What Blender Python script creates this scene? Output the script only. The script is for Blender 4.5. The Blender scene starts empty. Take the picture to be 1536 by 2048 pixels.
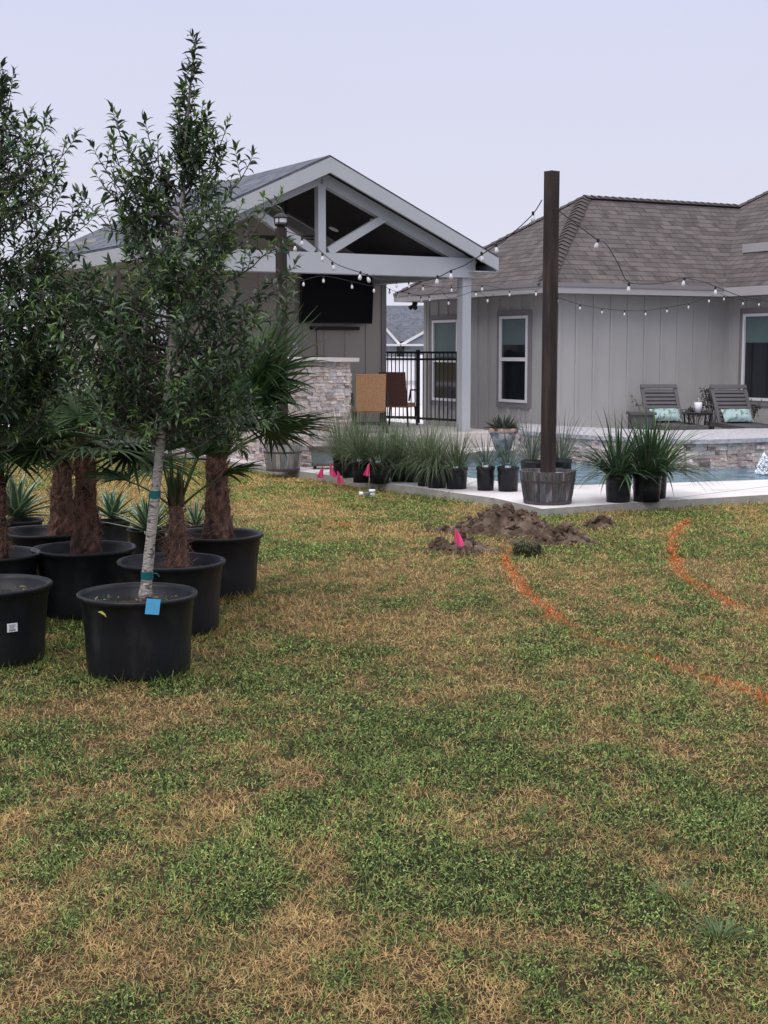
import bpy, math, random
import numpy as np
from mathutils import Vector, Matrix
from mathutils.geometry import tessellate_polygon
random.seed(7); rng = np.random.default_rng(7)
R = math.radians
sc = bpy.context.scene; COL = sc.collection
# ---------------------------------------------------------------- camera, sky, sun, exposure
FPX, CX, CY, HOR, CAMZ = 2840.0, 768.0, 1024.0, 700.0, 1.55
PITCH = math.atan((CY - HOR) / FPX)
cam = bpy.data.cameras.new('camera'); camo = bpy.data.objects.new('camera', cam); COL.objects.link(camo)
cam.sensor_fit = 'VERTICAL'; cam.sensor_height = 36; cam.lens = 36 * FPX / 2048
cam.clip_end = 2000; cam.clip_start = 0.1
camo.location = (0, 0, CAMZ); camo.rotation_euler = (math.pi / 2 - PITCH, 0, 0)
sc.camera = camo
w = bpy.data.worlds.new('World'); sc.world = w; w.use_nodes = True
nt = w.node_tree; bg = nt.nodes['Background']
sky = nt.nodes.new('ShaderNodeTexSky'); sky.sky_type = 'NISHITA'; sky.sun_disc = False
sky.sun_elevation = R(58); sky.sun_rotation = R(200); sky.dust_density = 6; sky.air_density = 1.5
tc = nt.nodes.new('ShaderNodeTexCoord'); sep = nt.nodes.new('ShaderNodeSeparateXYZ')
rmp = nt.nodes.new('ShaderNodeValToRGB'); els = rmp.color_ramp.elements
els[0].position = 0.0; els[0].color = (7.6, 7.6, 8.7, 1)
els[1].position = 0.32; els[1].color = (6.3, 6.6, 8.75, 1)
e3 = els.new(1.0); e3.color = (19, 18.5, 18.6, 1)
noi = nt.nodes.new('ShaderNodeTexNoise'); noi.inputs['Scale'].default_value = 1.6; noi.inputs['Detail'].default_value = 4
mr = nt.nodes.new('ShaderNodeMapRange'); mr.inputs['To Min'].default_value = 0.95; mr.inputs['To Max'].default_value = 1.05
mul = nt.nodes.new('ShaderNodeMixRGB'); mul.blend_type = 'MULTIPLY'; mul.inputs[0].default_value = 1
mix = nt.nodes.new('ShaderNodeMixRGB'); mix.inputs[0].default_value = 0.94
L = nt.links
L.new(tc.outputs['Generated'], sep.inputs[0]); L.new(sep.outputs['Z'], rmp.inputs[0])
L.new(tc.outputs['Generated'], noi.inputs['Vector']); L.new(noi.outputs['Fac'], mr.inputs['Value'])
L.new(rmp.outputs[0], mul.inputs[1]); L.new(mr.outputs[0], mul.inputs[2])
L.new(sky.outputs[0], mix.inputs[1]); L.new(mul.outputs[0], mix.inputs[2]); L.new(mix.outputs[0], bg.inputs[0])
bg.inputs[1].default_value = 0.105
sl = bpy.data.lights.new('sun', 'SUN'); so = bpy.data.objects.new('sun', sl); COL.objects.link(so)
sl.energy = 1.4; sl.angle = R(50); sl.color = (1.0, 0.965, 0.93)
so.rotation_euler = (R(34), 0, R(-22))
sc.view_settings.view_transform = 'Standard'; sc.view_settings.look = 'None'
sc.view_settings.exposure = 0.0; sc.view_settings.gamma = 1.0; sc.view_settings.use_curve_mapping = False
# ---------------------------------------------------------------- pixel -> place helpers (measuring only)
CP, SP = math.cos(PITCH), math.sin(PITCH)
def ray(px, py):
    x = (px - CX) / FPX; y = -(py - CY) / FPX
    return Vector((x, CP + y * SP, -SP + y * CP))
def G(px, py, z=0.0):
    d = ray(px, py); t = (z - CAMZ) / d.z
    return Vector((d.x * t, d.y * t, z))
def P(px, py, D):
    d = ray(px, py); t = D / d.y
    return Vector((d.x * t, D, CAMZ + d.z * t))
class Frame:
    def __init__(s, o, deg):
        s.o = Vector((o[0], o[1])); s.r = R(deg); s.u = Vector((math.cos(s.r), math.sin(s.r))); s.v = Vector((-s.u.y, s.u.x))
    def w(s, a, b, z=0): p = s.o + a * s.u + b * s.v; return Vector((p.x, p.y, z))
    def l(s, p): d = Vector((p.x, p.y)) - s.o; return Vector((d.dot(s.u), d.dot(s.v), p.z))
    def hit(s, px, py, a=None, b=None):
        d = ray(px, py); n, val = (s.u, a) if a is not None else (s.v, b)
        t = (val + s.o.dot(n)) / (d.x * n.x + d.y * n.y)
        return s.l(Vector((d.x * t, d.y * t, CAMZ + d.z * t)))
c0 = G(1085, 1035); GF = Frame((c0.x, c0.y), 30.0); HF = Frame((2.45, 21.95), 27.5)
# ---------------------------------------------------------------- numpy noise
def vnoise(x, y, seed=0):
    xi = np.floor(x).astype(np.int64); yi = np.floor(y).astype(np.int64); xf = x - xi; yf = y - yi
    def h(a, b):
        n = (a * 374761393 + b * 668265263 + seed * 974711) & 0x7fffffff
        n = ((n ^ (n >> 13)) * 1274126177) & 0x7fffffff
        return ((n ^ (n >> 16)) & 0xffff) / 65535.0
    u = xf * xf * (3 - 2 * xf); v = yf * yf * (3 - 2 * yf)
    return (h(xi, yi) * (1 - u) + h(xi + 1, yi) * u) * (1 - v) + (h(xi, yi + 1) * (1 - u) + h(xi + 1, yi + 1) * u) * v
def fbm(x, y, seed=0, o=4):
    s = 0; a = .5; t = 0
    for i in range(o): s = s + a * vnoise(x * 2 ** i, y * 2 ** i, seed + i); t += a; a *= .5
    return s / t
# ---------------------------------------------------------------- mesh builder
class MB:
    def __init__(s): s.v = []; s.f = []; s.c = []; s.uv = {}; s.col = (1, 1, 1)
    def add(s, vs, fs, col=None):
        n = len(s.v); s.v.extend([tuple(p) for p in vs]); s.c.extend([col or s.col] * len(vs))
        s.f.extend([tuple(n + i for i in f) for f in fs]); return n
    def box(s, x0, x1, y0, y1, z0, z1, M=None, col=None):
        vs = [Vector((x, y, z)) for z in (z0, z1) for y in (y0, y1) for x in (x0, x1)]
        if M: vs = [M @ p for p in vs]
        s.add(vs, [(0, 2, 3, 1), (4, 5, 7, 6), (0, 1, 5, 4), (2, 6, 7, 3), (0, 4, 6, 2), (1, 3, 7, 5)], col); return s
    def bar(s, p, q, w, h, up=Vector((0, 0, 1)), col=None):   # box between two points, w across, h along up
        p = Vector(p); q = Vector(q); d = (q - p).normalized(); sd = d.cross(up).normalized(); u2 = sd.cross(d)
        vs = [o + sd * a * w / 2 + u2 * b * h / 2 for o in (p, q) for a, b in ((-1, -1), (1, -1), (1, 1), (-1, 1))]
        s.add(vs, [(3, 2, 1, 0), (4, 5, 6, 7), (0, 1, 5, 4), (1, 2, 6, 5), (2, 3, 7, 6), (3, 0, 4, 7)], col); return s
    def tube(s, pts, rad, n=6, col=None, cap=True):
        pts = [Vector(p) for p in pts]; rad = rad if hasattr(rad, '__len__') else [rad] * len(pts)
        vs = []; ref = None
        for i, p in enumerate(pts):
            d = (pts[min(i + 1, len(pts) - 1)] - pts[max(i - 1, 0)]).normalized()
            if ref is None: ref = Vector((1, 0, 0)) if abs(d.x) < .8 else Vector((0, 1, 0))
            a = (ref - d * ref.dot(d)).normalized(); ref = a; b = d.cross(a)
            vs += [p + (a * math.cos(t) + b * math.sin(t)) * rad[i] for t in (2 * math.pi * k / n for k in range(n))]
        fs = [(i * n + k, i * n + (k + 1) % n, (i + 1) * n + (k + 1) % n, (i + 1) * n + k) for i in range(len(pts) - 1) for k in range(n)]
        if cap: fs += [tuple(range(n))[::-1], tuple((len(pts) - 1) * n + k for k in range(n))]
        s.add(vs, fs, col); return s
    def lathe(s, prof, n=24, o=(0, 0, 0), col=None, warp=None):
        vs = []
        for j, (r, z) in enumerate(prof):
            for k in range(n):
                t = 2 * math.pi * k / n; rr = r * (warp(t, z) if warp else 1)
                vs.append((o[0] + rr * math.cos(t), o[1] + rr * math.sin(t), o[2] + z))
        fs = [(j * n + k, j * n + (k + 1) % n, (j + 1) * n + (k + 1) % n, (j + 1) * n + k) for j in range(len(prof) - 1) for k in range(n)]
        if prof[-1][0] > 1e-4: fs.append(tuple((len(prof) - 1) * n + k for k in range(n)))
        if prof[0][0] > 1e-4: fs.append(tuple(range(n))[::-1])
        s.add(vs, fs, col); return s
    def face(s, vs, uvs=None, col=None):
        s.add(vs, [tuple(range(len(vs)))], col)
        if uvs: s.uv[len(s.f) - 1] = uvs
        return s
    def ribbon(s, p, d, ln, w, droop, n=4, col=None, fold=0.0, taper=1.0, side=None, col2=None):
        # a strap leaf: start p, direction d, bending down by gravity
        p = Vector(p); d = Vector(d).normalized(); pts = []; st = ln / n; c1 = col or s.col
        sd = side or d.cross(Vector((0, 0, 1)))
        if sd.length < 1e-3: sd = Vector((1, 0, 0))
        sd = sd.normalized(); vs = []; cs = []
        for i in range(n + 1):
            t = i / n; ww = w * (min(1, .55 + t * 1.6) if t < .35 else max(0.04, 1 - ((t - .35) / .65) ** 1.6 * taper)) / 2
            up = sd.cross(d).normalized()
            vs += [p + sd * ww + up * fold * ww, p - sd * ww + up * fold * ww] if not fold else [p + sd * ww + up * fold * ww, p, p - sd * ww + up * fold * ww]
            k = 2 if not fold else 3
            cc = c1 if not col2 else tuple(c1[j] * (1 - t) + col2[j] * t for j in range(3)); cs += [cc] * k
            p = p + d * st; d = (d + Vector((0, 0, -droop / n))).normalized()
        k = 3 if fold else 2; n0 = len(s.v); s.v.extend([tuple(q) for q in vs]); s.c.extend(cs)
        for i in range(n):
            for j in range(k - 1): s.f.append((n0 + i * k + j, n0 + i * k + j + 1, n0 + (i + 1) * k + j + 1, n0 + (i + 1) * k + j))
        return s
    def build(s, name, m, parent=None, smooth=False, loc=None):
        me = bpy.data.meshes.new(name); me.from_pydata(s.v, [], s.f); me.update()
        ca = me.color_attributes.new('Col', 'FLOAT_COLOR', 'POINT')
        c = np.ones((len(s.v), 4), np.float32); c[:, :3] = np.array(s.c, np.float32).reshape(-1, 3); ca.data.foreach_set('color', c.ravel())
        if s.uv:
            ul = me.uv_layers.new(name='UVMap')
            for fi, uvs in s.uv.items():
                for li, q in zip(me.polygons[fi].loop_indices, uvs): ul.data[li].uv = q
        if smooth: me.polygons.foreach_set('use_smooth', [True] * len(me.polygons))
        me.materials.append(m); o = bpy.data.objects.new(name, me); COL.objects.link(o)
        if parent: o.parent = parent
        if loc: o.location = loc
        return o
def tag(o, label=None, cat=None, group=None, kind=None):
    for k, v in (('label', label), ('category', cat), ('group', group), ('kind', kind)):
        if v: o[k] = v
    return o
def thing(name, label, cat, loc=(0, 0, 0), rz=0, group=None):
    o = bpy.data.objects.new(name, None); COL.objects.link(o); o.location = loc; o.rotation_euler = (0, 0, rz)
    o.empty_display_size = .1
    return tag(o, label, cat, group)
# ---------------------------------------------------------------- materials
def lin(*c): return tuple((x / 255 / 12.92) if x <= 10 else ((x / 255 + .055) / 1.055) ** 2.4 for x in c)
def nodes(name):
    m = bpy.data.materials.new(name); m.use_nodes = True; t = m.node_tree
    return m, t, t.nodes['Principled BSDF'], t.nodes.new, t.links.new
def pm(name, col, rough=.6, ns=8., na=.18, bump=0., bs=40., attr=False, spec=.4, stretch=None, metal=0., trans=0., coat=0., col2=None, c2lo=.45, c2hi=.7, c2s=3.):
    m, t, bs_, new, ln = nodes(name)
    co = new('ShaderNodeTexCoord'); mp = new('ShaderNodeMapping'); ln(co.outputs['Object'], mp.inputs[0])
    if stretch: mp.inputs['Scale'].default_value = stretch
    n = new('ShaderNodeTexNoise'); n.inputs['Scale'].default_value = ns; n.inputs['Detail'].default_value = 6; ln(mp.outputs[0], n.inputs['Vector'])
    r = new('ShaderNodeMapRange'); r.inputs['From Min'].default_value = .25; r.inputs['From Max'].default_value = .75
    r.inputs['To Min'].default_value = 1 - na; r.inputs['To Max'].default_value = 1 + na; ln(n.outputs['Fac'], r.inputs['Value'])
    x = new('ShaderNodeMixRGB'); x.blend_type = 'MULTIPLY'; x.inputs[0].default_value = 1; x.inputs[1].default_value = (*col, 1); ln(r.outputs[0], x.inputs[2]); out = x.outputs[0]
    if attr:
        a = new('ShaderNodeVertexColor'); a.layer_name = 'Col'; y = new('ShaderNodeMixRGB'); y.blend_type = 'MULTIPLY'; y.inputs[0].default_value = 1
        ln(out, y.inputs[1]); ln(a.outputs[0], y.inputs[2]); out = y.outputs[0]
    if col2:
        n2 = new('ShaderNodeTexNoise'); n2.inputs['Scale'].default_value = c2s; n2.inputs['Detail'].default_value = 8; ln(mp.outputs[0], n2.inputs['Vector'])
        r2 = new('ShaderNodeMapRange'); r2.inputs['From Min'].default_value = c2lo; r2.inputs['From Max'].default_value = c2hi; ln(n2.outputs['Fac'], r2.inputs['Value'])
        z = new('ShaderNodeMixRGB'); z.inputs[2].default_value = (*col2, 1); ln(r2.outputs[0], z.inputs[0]); ln(out, z.inputs[1]); out = z.outputs[0]
    ln(out, bs_.inputs['Base Color']); bs_.inputs['Roughness'].default_value = rough; bs_.inputs['Specular IOR Level'].default_value = spec
    bs_.inputs['Metallic'].default_value = metal; bs_.inputs['Coat Weight'].default_value = coat
    if bump:
        n3 = new('ShaderNodeTexNoise'); n3.inputs['Scale'].default_value = bs; n3.inputs['Detail'].default_value = 5; ln(mp.outputs[0], n3.inputs['Vector'])
        b = new('ShaderNodeBump'); b.inputs['Strength'].default_value = bump; b.inputs['Distance'].default_value = .02; ln(n3.outputs['Fac'], b.inputs['Height']); ln(b.outputs[0], bs_.inputs['Normal'])
    if trans:
        tr = new('ShaderNodeBsdfTranslucent'); ms = new('ShaderNodeMixShader'); ms.inputs[0].default_value = trans
        ln(out, tr.inputs[0]); ln(bs_.outputs[0], ms.inputs[1]); ln(tr.outputs[0], ms.inputs[2]); ln(ms.outputs[0], t.nodes['Material Output'].inputs[0])
    return m
def shingle(name, ca, cb, cc):
    m, t, b, new, ln = nodes(name)
    uv = new('ShaderNodeUVMap'); uv.uv_map = 'UVMap'
    def brick(w, h, off, mort, c1, c2, cm, sq=1.):
        k = new('ShaderNodeTexBrick'); k.inputs['Scale'].default_value = 1; k.inputs['Brick Width'].default_value = w; k.inputs['Row Height'].default_value = h
        k.offset = off; k.inputs['Mortar Size'].default_value = mort; k.inputs['Mortar Smooth'].default_value = .3
        k.inputs['Color1'].default_value = c1; k.inputs['Color2'].default_value = c2; k.inputs['Mortar'].default_value = cm; ln(uv.outputs[0], k.inputs['Vector']); return k
    k1 = brick(.5, .145, .37, .010, (*ca, 1), (*ca, 1), (*cc, 1)); k2 = brick(.16, .145, .43, 0.0, (.70, .69, .70, 1), (1.14, 1.13, 1.12, 1), (1, 1, 1, 1))  # dark course lines paint the shadow under shingle edges; tab tones vary at random
    x = new('ShaderNodeMixRGB'); x.blend_type = 'MULTIPLY'; x.inputs[0].default_value = 1; ln(k1.outputs[0], x.inputs[1]); ln(k2.outputs[0], x.inputs[2])
    n = new('ShaderNodeTexNoise'); n.inputs['Scale'].default_value = 1.3; n.inputs['Detail'].default_value = 8; ln(uv.outputs[0], n.inputs['Vector'])
    r = new('ShaderNodeMapRange'); r.inputs['To Min'].default_value = .75; r.inputs['To Max'].default_value = 1.25; ln(n.outputs['Fac'], r.inputs['Value'])
    y = new('ShaderNodeMixRGB'); y.blend_type = 'MULTIPLY'; y.inputs[0].default_value = 1; ln(x.outputs[0], y.inputs[1]); ln(r.outputs[0], y.inputs[2])
    ln(y.outputs[0], b.inputs['Base Color']); b.inputs['Roughness'].default_value = .95; b.inputs['Specular IOR Level'].default_value = .15
    # each course is a saw tooth: thick at its lower lip
    s = new('ShaderNodeSeparateXYZ'); ln(uv.outputs[0], s.inputs[0]); d = new('ShaderNodeMath'); d.operation = 'DIVIDE'; d.inputs[1].default_value = .145; ln(s.outputs['Y'], d.inputs[0])
    f = new('ShaderNodeMath'); f.operation = 'FRACT'; ln(d.outputs[0], f.inputs[0]); g = new('ShaderNodeMath'); g.operation = 'SUBTRACT'; g.inputs[0].default_value = 1; ln(f.outputs[0], g.inputs[1])
    h = new('ShaderNodeMath'); h.operation = 'MULTIPLY_ADD'; ln(k2.outputs['Color'], h.inputs[0]); h.inputs[1].default_value = .6; ln(g.outputs[0], h.inputs[2])
    bp = new('ShaderNodeBump'); bp.inputs['Strength'].default_value = .8; bp.inputs['Distance'].default_value = .02; ln(h.outputs[0], bp.inputs['Height']); ln(bp.outputs[0], b.inputs['Normal'])
    return m
M = {}
M['siding'] = pm('siding_paint', (.43, .425, .42), .75, 1.2, .09, .25, 220)
M['siding_trim'] = pm('siding_trim', (.23, .215, .225), .7, 2, .06, .2, 160)
M['tv_wall'] = pm('pavilion_siding', (.43, .39, .355), .75, 1.2, .06, .25, 220)  # warm grey siding of the pavilion back wall
M['trim'] = pm('pale_trim_paint', (.42, .435, .465), .6, 1.5, .07, .12, 60)
M['fascia'] = pm('eave_fascia_paint', (.38, .365, .37), .6, 2, .06)
M['ceiling'] = pm('dark_stained_boards', (.012, .011, .014), .6, 3, .3, .3, 30, stretch=(1, 1, 1))
M['roof_brown'] = shingle('brown_shingles', (.116, .102, .102), (.10, .09, .09), (.045, .038, .039))
M['roof_grey'] = shingle('grey_shingles', (.13, .145, .175), (.095, .105, .13), (.06, .065, .08))
M['white'] = pm('white_vinyl', (.78, .78, .82), .4, 3, .04)
M['glass'] = pm('window_glass', (.012, .014, .02), .06, 3, .2, spec=.6)
M['shade'] = pm('window_shade', (.10, .15, .155), .6, 4, .1)
M['stone'] = pm('split_face_stone', (1, .955, .94), .85, 14, .3, 1., 45, attr=True, col2=(.30, .235, .205), c2lo=.52, c2hi=.75, c2s=11)
M['cap'] = pm('travertine_cap', (.58, .54, .52), .6, 5, .14, .15, 40)
M['deck'] = pm('brushed_concrete', (.66, .635, .65), .8, 5, .06, .25, 180, col2=(.47, .44, .43), c2lo=.47, c2hi=.78, c2s=1.6)
M['deck_side'] = pm('concrete_edge', (.33, .315, .28), .9, 9, .2, .4, 60)
M['ledge'] = pm('speckled_coping', (.40, .39, .42), .7, 26, .45, .2, 60)
M['tv'] = pm('tv_screen', (.003, .003, .006), .3, 2, .1, spec=.12)
M['black'] = pm('black_metal', (.008, .008, .01), .5, 9, .2)
M['pot'] = pm('black_nursery_plastic', (.0085, .0095, .0135), .42, 5, .35, .1, 30, spec=.34, col2=(.030, .030, .034), c2lo=.54, c2hi=.8, c2s=9, stretch=(1, 1, .45))
M['soil'] = pm('bark_soil', (.045, .032, .028), .95, 30, .6, 1., 60)
M['bark'] = pm('pale_bark', (.40, .37, .34), .85, 30, .45, .9, 50, col2=(.13, .11, .095), c2lo=.52, c2hi=.62, c2s=30, stretch=(1, 1, 1.9))
M['twig'] = pm('twig_bark', (.085, .072, .06), .85, 20, .3)
M['leaf'] = pm('glossy_leaf', (1, 1, 1), .36, 40, .15, attr=True, spec=.55, trans=.2)
M['palm'] = pm('palm_leaf', (.95, 1, .85), .5, 14, .25, attr=True, spec=.25, trans=.12)
M['fibre'] = pm('palm_fibre', (.13, .068, .05), .95, 40, .7, 1., 70, stretch=(1, 1, .28), col2=(.032, .018, .016), c2lo=.5, c2hi=.66, c2s=16)
M['hair'] = pm('palm_hair', (.21, .125, .09), .9, 20, .4)
M['straw'] = pm('strap_leaf', (1, 1, 1), .5, 20, .15, attr=True, spec=.35, trans=.2)
M['tape'] = pm('green_tie_tape', (.0, .10, .105), .45, 10, .2)
M['bluetag'] = pm('blue_tag', (.09, .42, .72), .5, 8, .12)
M['paper'] = pm('white_paper', (.72, .72, .75), .6, 8, .05)
M['ink'] = pm('grey_ink', (.16, .16, .18), .6, 8, .05)
M['post'] = pm('dark_stained_post', (.024, .015, .014), .75, 10, .4, .4, 30, stretch=(5, 5, .5), col2=(.052, .034, .031), c2lo=.48, c2hi=.62)
M['stave'] = pm('weathered_barrel', (1, 1, 1), .85, 9, .45, .4, 30, attr=True, stretch=(4, 4, .7), col2=(.30, .28, .275), c2lo=.56, c2hi=.74, c2s=4)
M['hoop'] = pm('rusty_hoop', (.075, .06, .062), .7, 12, .35)
M['cement'] = pm('barrel_fill', (.38, .36, .35), .9, 12, .2, .5, 50)
M['pink'] = pm('pink_flag', (.98, .10, .30), .6, 8, .06, trans=.25)
M['wire'] = pm('flag_wire', (.35, .34, .34), .4, 8, .1)
M['cable'] = pm('black_cable', (.012, .012, .014), .6, 8, .1)
M['bulb'] = pm('pale_bulb', (.62, .62, .66), .15, 8, .05, spec=.7)
M['wicker'] = pm('tan_wicker', (.36, .20, .10), .7, 60, .35, .5, 120)
M['wickerb'] = pm('brown_wicker', (.11, .055, .04), .7, 60, .35, .5, 120)
M['lounger'] = pm('grey_resin', (.085, .078, .088), .6, 5, .12)
M['pillow'] = pm('floral_pillow', (.38, .50, .52), .85, 6, .1, .2, 30, col2=(.14, .24, .19), c2lo=.52, c2hi=.6, c2s=16)
M['trough'] = pm('grey_trough', (.115, .14, .155), .55, 6, .2, col2=(.17, .19, .2), c2lo=.5, c2hi=.7)
M['dirt'] = pm('dug_clay', (.092, .060, .042), .95, 16, .6, 1., 45, col2=(.22, .165, .13), c2lo=.5, c2hi=.72, c2s=7)
M['blade'] = pm('lawn_blades', (1, 1, 1), .8, 30, .1, attr=True, spec=.15, trans=.2)
M['foam'] = pm('water_foam', (.85, .9, .95), .4, 20, .08)
M['ceramic'] = pm('painted_ceramic', (.42, .40, .40), .45, 5, .1, col2=(.11, .18, .25), c2lo=.5, c2hi=.56, c2s=11)
M['terra'] = pm('orange_band', (.50, .33, .27), .5, 8, .1)
def ground_mat():
    m, t, b, new, ln = nodes('lawn_ground'); a = new('ShaderNodeVertexColor'); a.layer_name = 'Col'
    co = new('ShaderNodeTexCoord'); n = new('ShaderNodeTexNoise'); n.inputs['Scale'].default_value = 22; n.inputs['Detail'].default_value = 8; n.inputs['Roughness'].default_value = .75
    mp = new('ShaderNodeMapping'); mp.inputs['Scale'].default_value = (1.6, .7, 1); ln(co.outputs['Object'], mp.inputs[0]); ln(mp.outputs[0], n.inputs['Vector'])
    r = new('ShaderNodeMapRange'); r.inputs['From Min'].default_value = .3; r.inputs['From Max'].default_value = .7; r.inputs['To Min'].default_value = .45; r.inputs['To Max'].default_value = 1.5; ln(n.outputs['Fac'], r.inputs['Value'])
    x = new('ShaderNodeMixRGB'); x.blend_type = 'MULTIPLY'; x.inputs[0].default_value = 1; ln(a.outputs[0], x.inputs[1]); ln(r.outputs[0], x.inputs[2]); ln(x.outputs[0], b.inputs['Base Color'])
    b.inputs['Roughness'].default_value = .95; b.inputs['Specular IOR Level'].default_value = .1
    bp = new('ShaderNodeBump'); bp.inputs['Strength'].default_value = 1; bp.inputs['Distance'].default_value = .03; ln(n.outputs['Fac'], bp.inputs['Height']); ln(bp.outputs[0], b.inputs['Normal']); return m
def water_mat():
    m, t, b, new, ln = nodes('pool_water'); co = new('ShaderNodeTexCoord'); mp = new('ShaderNodeMapping'); mp.inputs['Scale'].default_value = (1, 1.6, 1); ln(co.outputs['Object'], mp.inputs[0])
    n = new('ShaderNodeTexNoise'); n.inputs['Scale'].default_value = 4.5; n.inputs['Detail'].default_value = 4; n.inputs['Distortion'].default_value = 1.; ln(mp.outputs[0], n.inputs['Vector'])
    cr = new('ShaderNodeValToRGB'); e = cr.color_ramp.elements; e[0].position = .38; e[0].color = (.035, .10, .15, 1); e[1].position = .62; e[1].color = (.17, .30, .38, 1); ln(n.outputs['Fac'], cr.inputs[0])
    ln(cr.outputs[0], b.inputs['Base Color']); b.inputs['Roughness'].default_value = .08; b.inputs['IOR'].default_value = 1.33
    bp = new('ShaderNodeBump'); bp.inputs['Strength'].default_value = .9; bp.inputs['Distance'].default_value = .06; ln(n.outputs['Fac'], bp.inputs['Height']); ln(bp.outputs[0], b.inputs['Normal']); return m
# ---------------------------------------------------------------- lawn colour map (where the turf is green, dry, bare or sprayed)
def px_ell(px, py, rx, ry, s):
    c = G(px, py); return (c.x, c.y, rx * c.y / FPX, abs(G(px, py - ry).y - G(px, py + ry).y) / 2, s)
PATCH = [px_ell(*q) for q in [
    (640, 1600, 110, 60, 1), (200, 1640, 60, 25, 1.3), (870, 1490, 190, 50, .8), (1290, 1540, 200, 60, .9), (900, 1730, 170, 60, 1), (300, 1740, 200, 60, .9),
    (1010, 1790, 170, 60, .9), (560, 1790, 120, 50, .8), (1460, 1600, 130, 70, .9), (1330, 1105, 130, 25, .9), (650, 1092, 110, 14, .9), (1500, 1085, 70, 30, 1),
    (600, 1000, 140, 12, .6), (850, 1035, 90, 15, .8), (1170, 1135, 60, 12, .9), (480, 1480, 120, 40, .7), (60, 1500, 60, 40, .7), (1000, 1390, 220, 22, .5),
    (1290, 1480, 120, 30, .6), (1380, 1850, 60, 50, .9), (1400, 1960, 120, 50, .8), (420, 1330, 60, 30, .6), (850, 1310, 120, 20, .5), (60, 1720, 90, 40, .8), (30, 1350, 120, 25, .6), (760, 1950, 60, 40, .6), (150, 1980, 80, 30, .3), (380, 900, 200, 12, .7), (90, 900, 140, 14, .8),
    (1150, 1395, 170, 35, -.9), (790, 1590, 60, 18, -1), (630, 1700, 60, 22, -1), (1000, 1590, 90, 22, -.7), (1330, 1500, 90, 14, -.9), (900, 1945, 100, 28, -1.1),
    (1080, 1970, 200, 26, -.9), (1240, 1915, 120, 16, -1), (1500, 1790, 60, 60, -1.1), (220, 1830, 110, 35, -.8), (60, 1940, 90, 45, -1), (380, 1960, 140, 45, -.8), (700, 1230, 170, 40, -.6),
    (480, 1600, 90, 40, -.9), (300, 1560, 60, 30, -.8), (560, 1870, 120, 35, -.8), (1150, 1690, 120, 25, -.8), (150, 1000, 160, 30, -1), (560, 1020, 130, 16, -1), (730, 1270, 90, 25, -.6),
    (250, 1430, 90, 20, -.7), (60, 1420, 70, 30, -.8), (760, 1160, 160, 25, -.5), (1290, 1240, 160, 25, -.4), (80, 1600, 50, 25, -.7), (980, 1170, 60, 30, -.3)]]
OL1 = [(1018, 1098), (1010, 1120), (1026, 1150), (1055, 1185), (1100, 1222), (1150, 1258), (1212, 1281), (1300, 1311), (1380, 1342), (1450, 1367), (1500, 1383), (1560, 1412)]
OL2 = [(1380, 1040), (1352, 1062), (1343, 1095), (1351, 1130), (1375, 1157), (1420, 1180), (1460, 1205), (1505, 1214), (1570, 1228)]
def lawn_mix(x, y):
    wx = x + (fbm(x * 2.2, y * 2.2, 41, 4) - .5) * 1.2; wy = y + (fbm(x * 2.2, y * 2.2, 43, 4) - .5) * .9 * np.clip(y / 6, .5, 1.5); x0, y0 = x, y; x, y = wx, wy
    g = (fbm(x * 2.1, y * 1.0, 3, 5) - .5) * 2.6 + (fbm(x0 * 8, y0 * 5, 11, 4) - .5) * 2.4 + (fbm(x0 * 24, y0 * 22, 13, 2) - .5) * .9 - .04
    g = g * .8
    for cx, cy, rx, ry, s in PATCH:
        q = ((x - cx) / (rx * 1.15)) ** 2 + ((y - cy) / (ry * 1.15)) ** 2; g = g + .52 * s * np.exp(-q)
    far = np.clip((y - 9) / 8, 0, 1); g = g - .12 * far
    return np.clip(.5 + g, 0, 1)
def spray(x, y):
    d = np.zeros_like(x)
    for ln_, w_, k in ((OL1, .029, .85), (OL2, .036, .85)):
        pts = [G(*q) for q in ln_]
        for i, (p, q) in enumerate(zip(pts, pts[1:])):
            dx, dy = q.x - p.x, q.y - p.y; t = np.clip(((x - p.x) * dx + (y - p.y) * dy) / (dx * dx + dy * dy), 0, 1)
            e = np.hypot(x - p.x - t * dx, y - p.y - t * dy); fade = .55 if (ln_ is OL1 and i in (5, 6)) or (ln_ is OL2 and i in (6, 7)) else 1
            d = np.maximum(d, fade * k * (.45 + 1.0 * fbm(x * 6, y * 6, 91, 3)) * np.exp(-(e / w_) ** 2.4))
    for px, py, r, s in ((682, 1050, .09, .8), (488, 1002, .07, .5), (560, 1075, .05, .25), (25, 906, .12, .5), (650, 1010, .2, .15)):
        c = G(px, py); d = np.maximum(d, s * np.exp(-((x - c.x) / (2 * r)) ** 2 - ((y - c.y) / r) ** 2))
    return d
def zlawn(x, y): return (fbm(x * .35, y * .35, 21, 3) - .5) * .05 + (fbm(x * 3, y * 3, 5, 3) - .5) * .022
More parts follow.
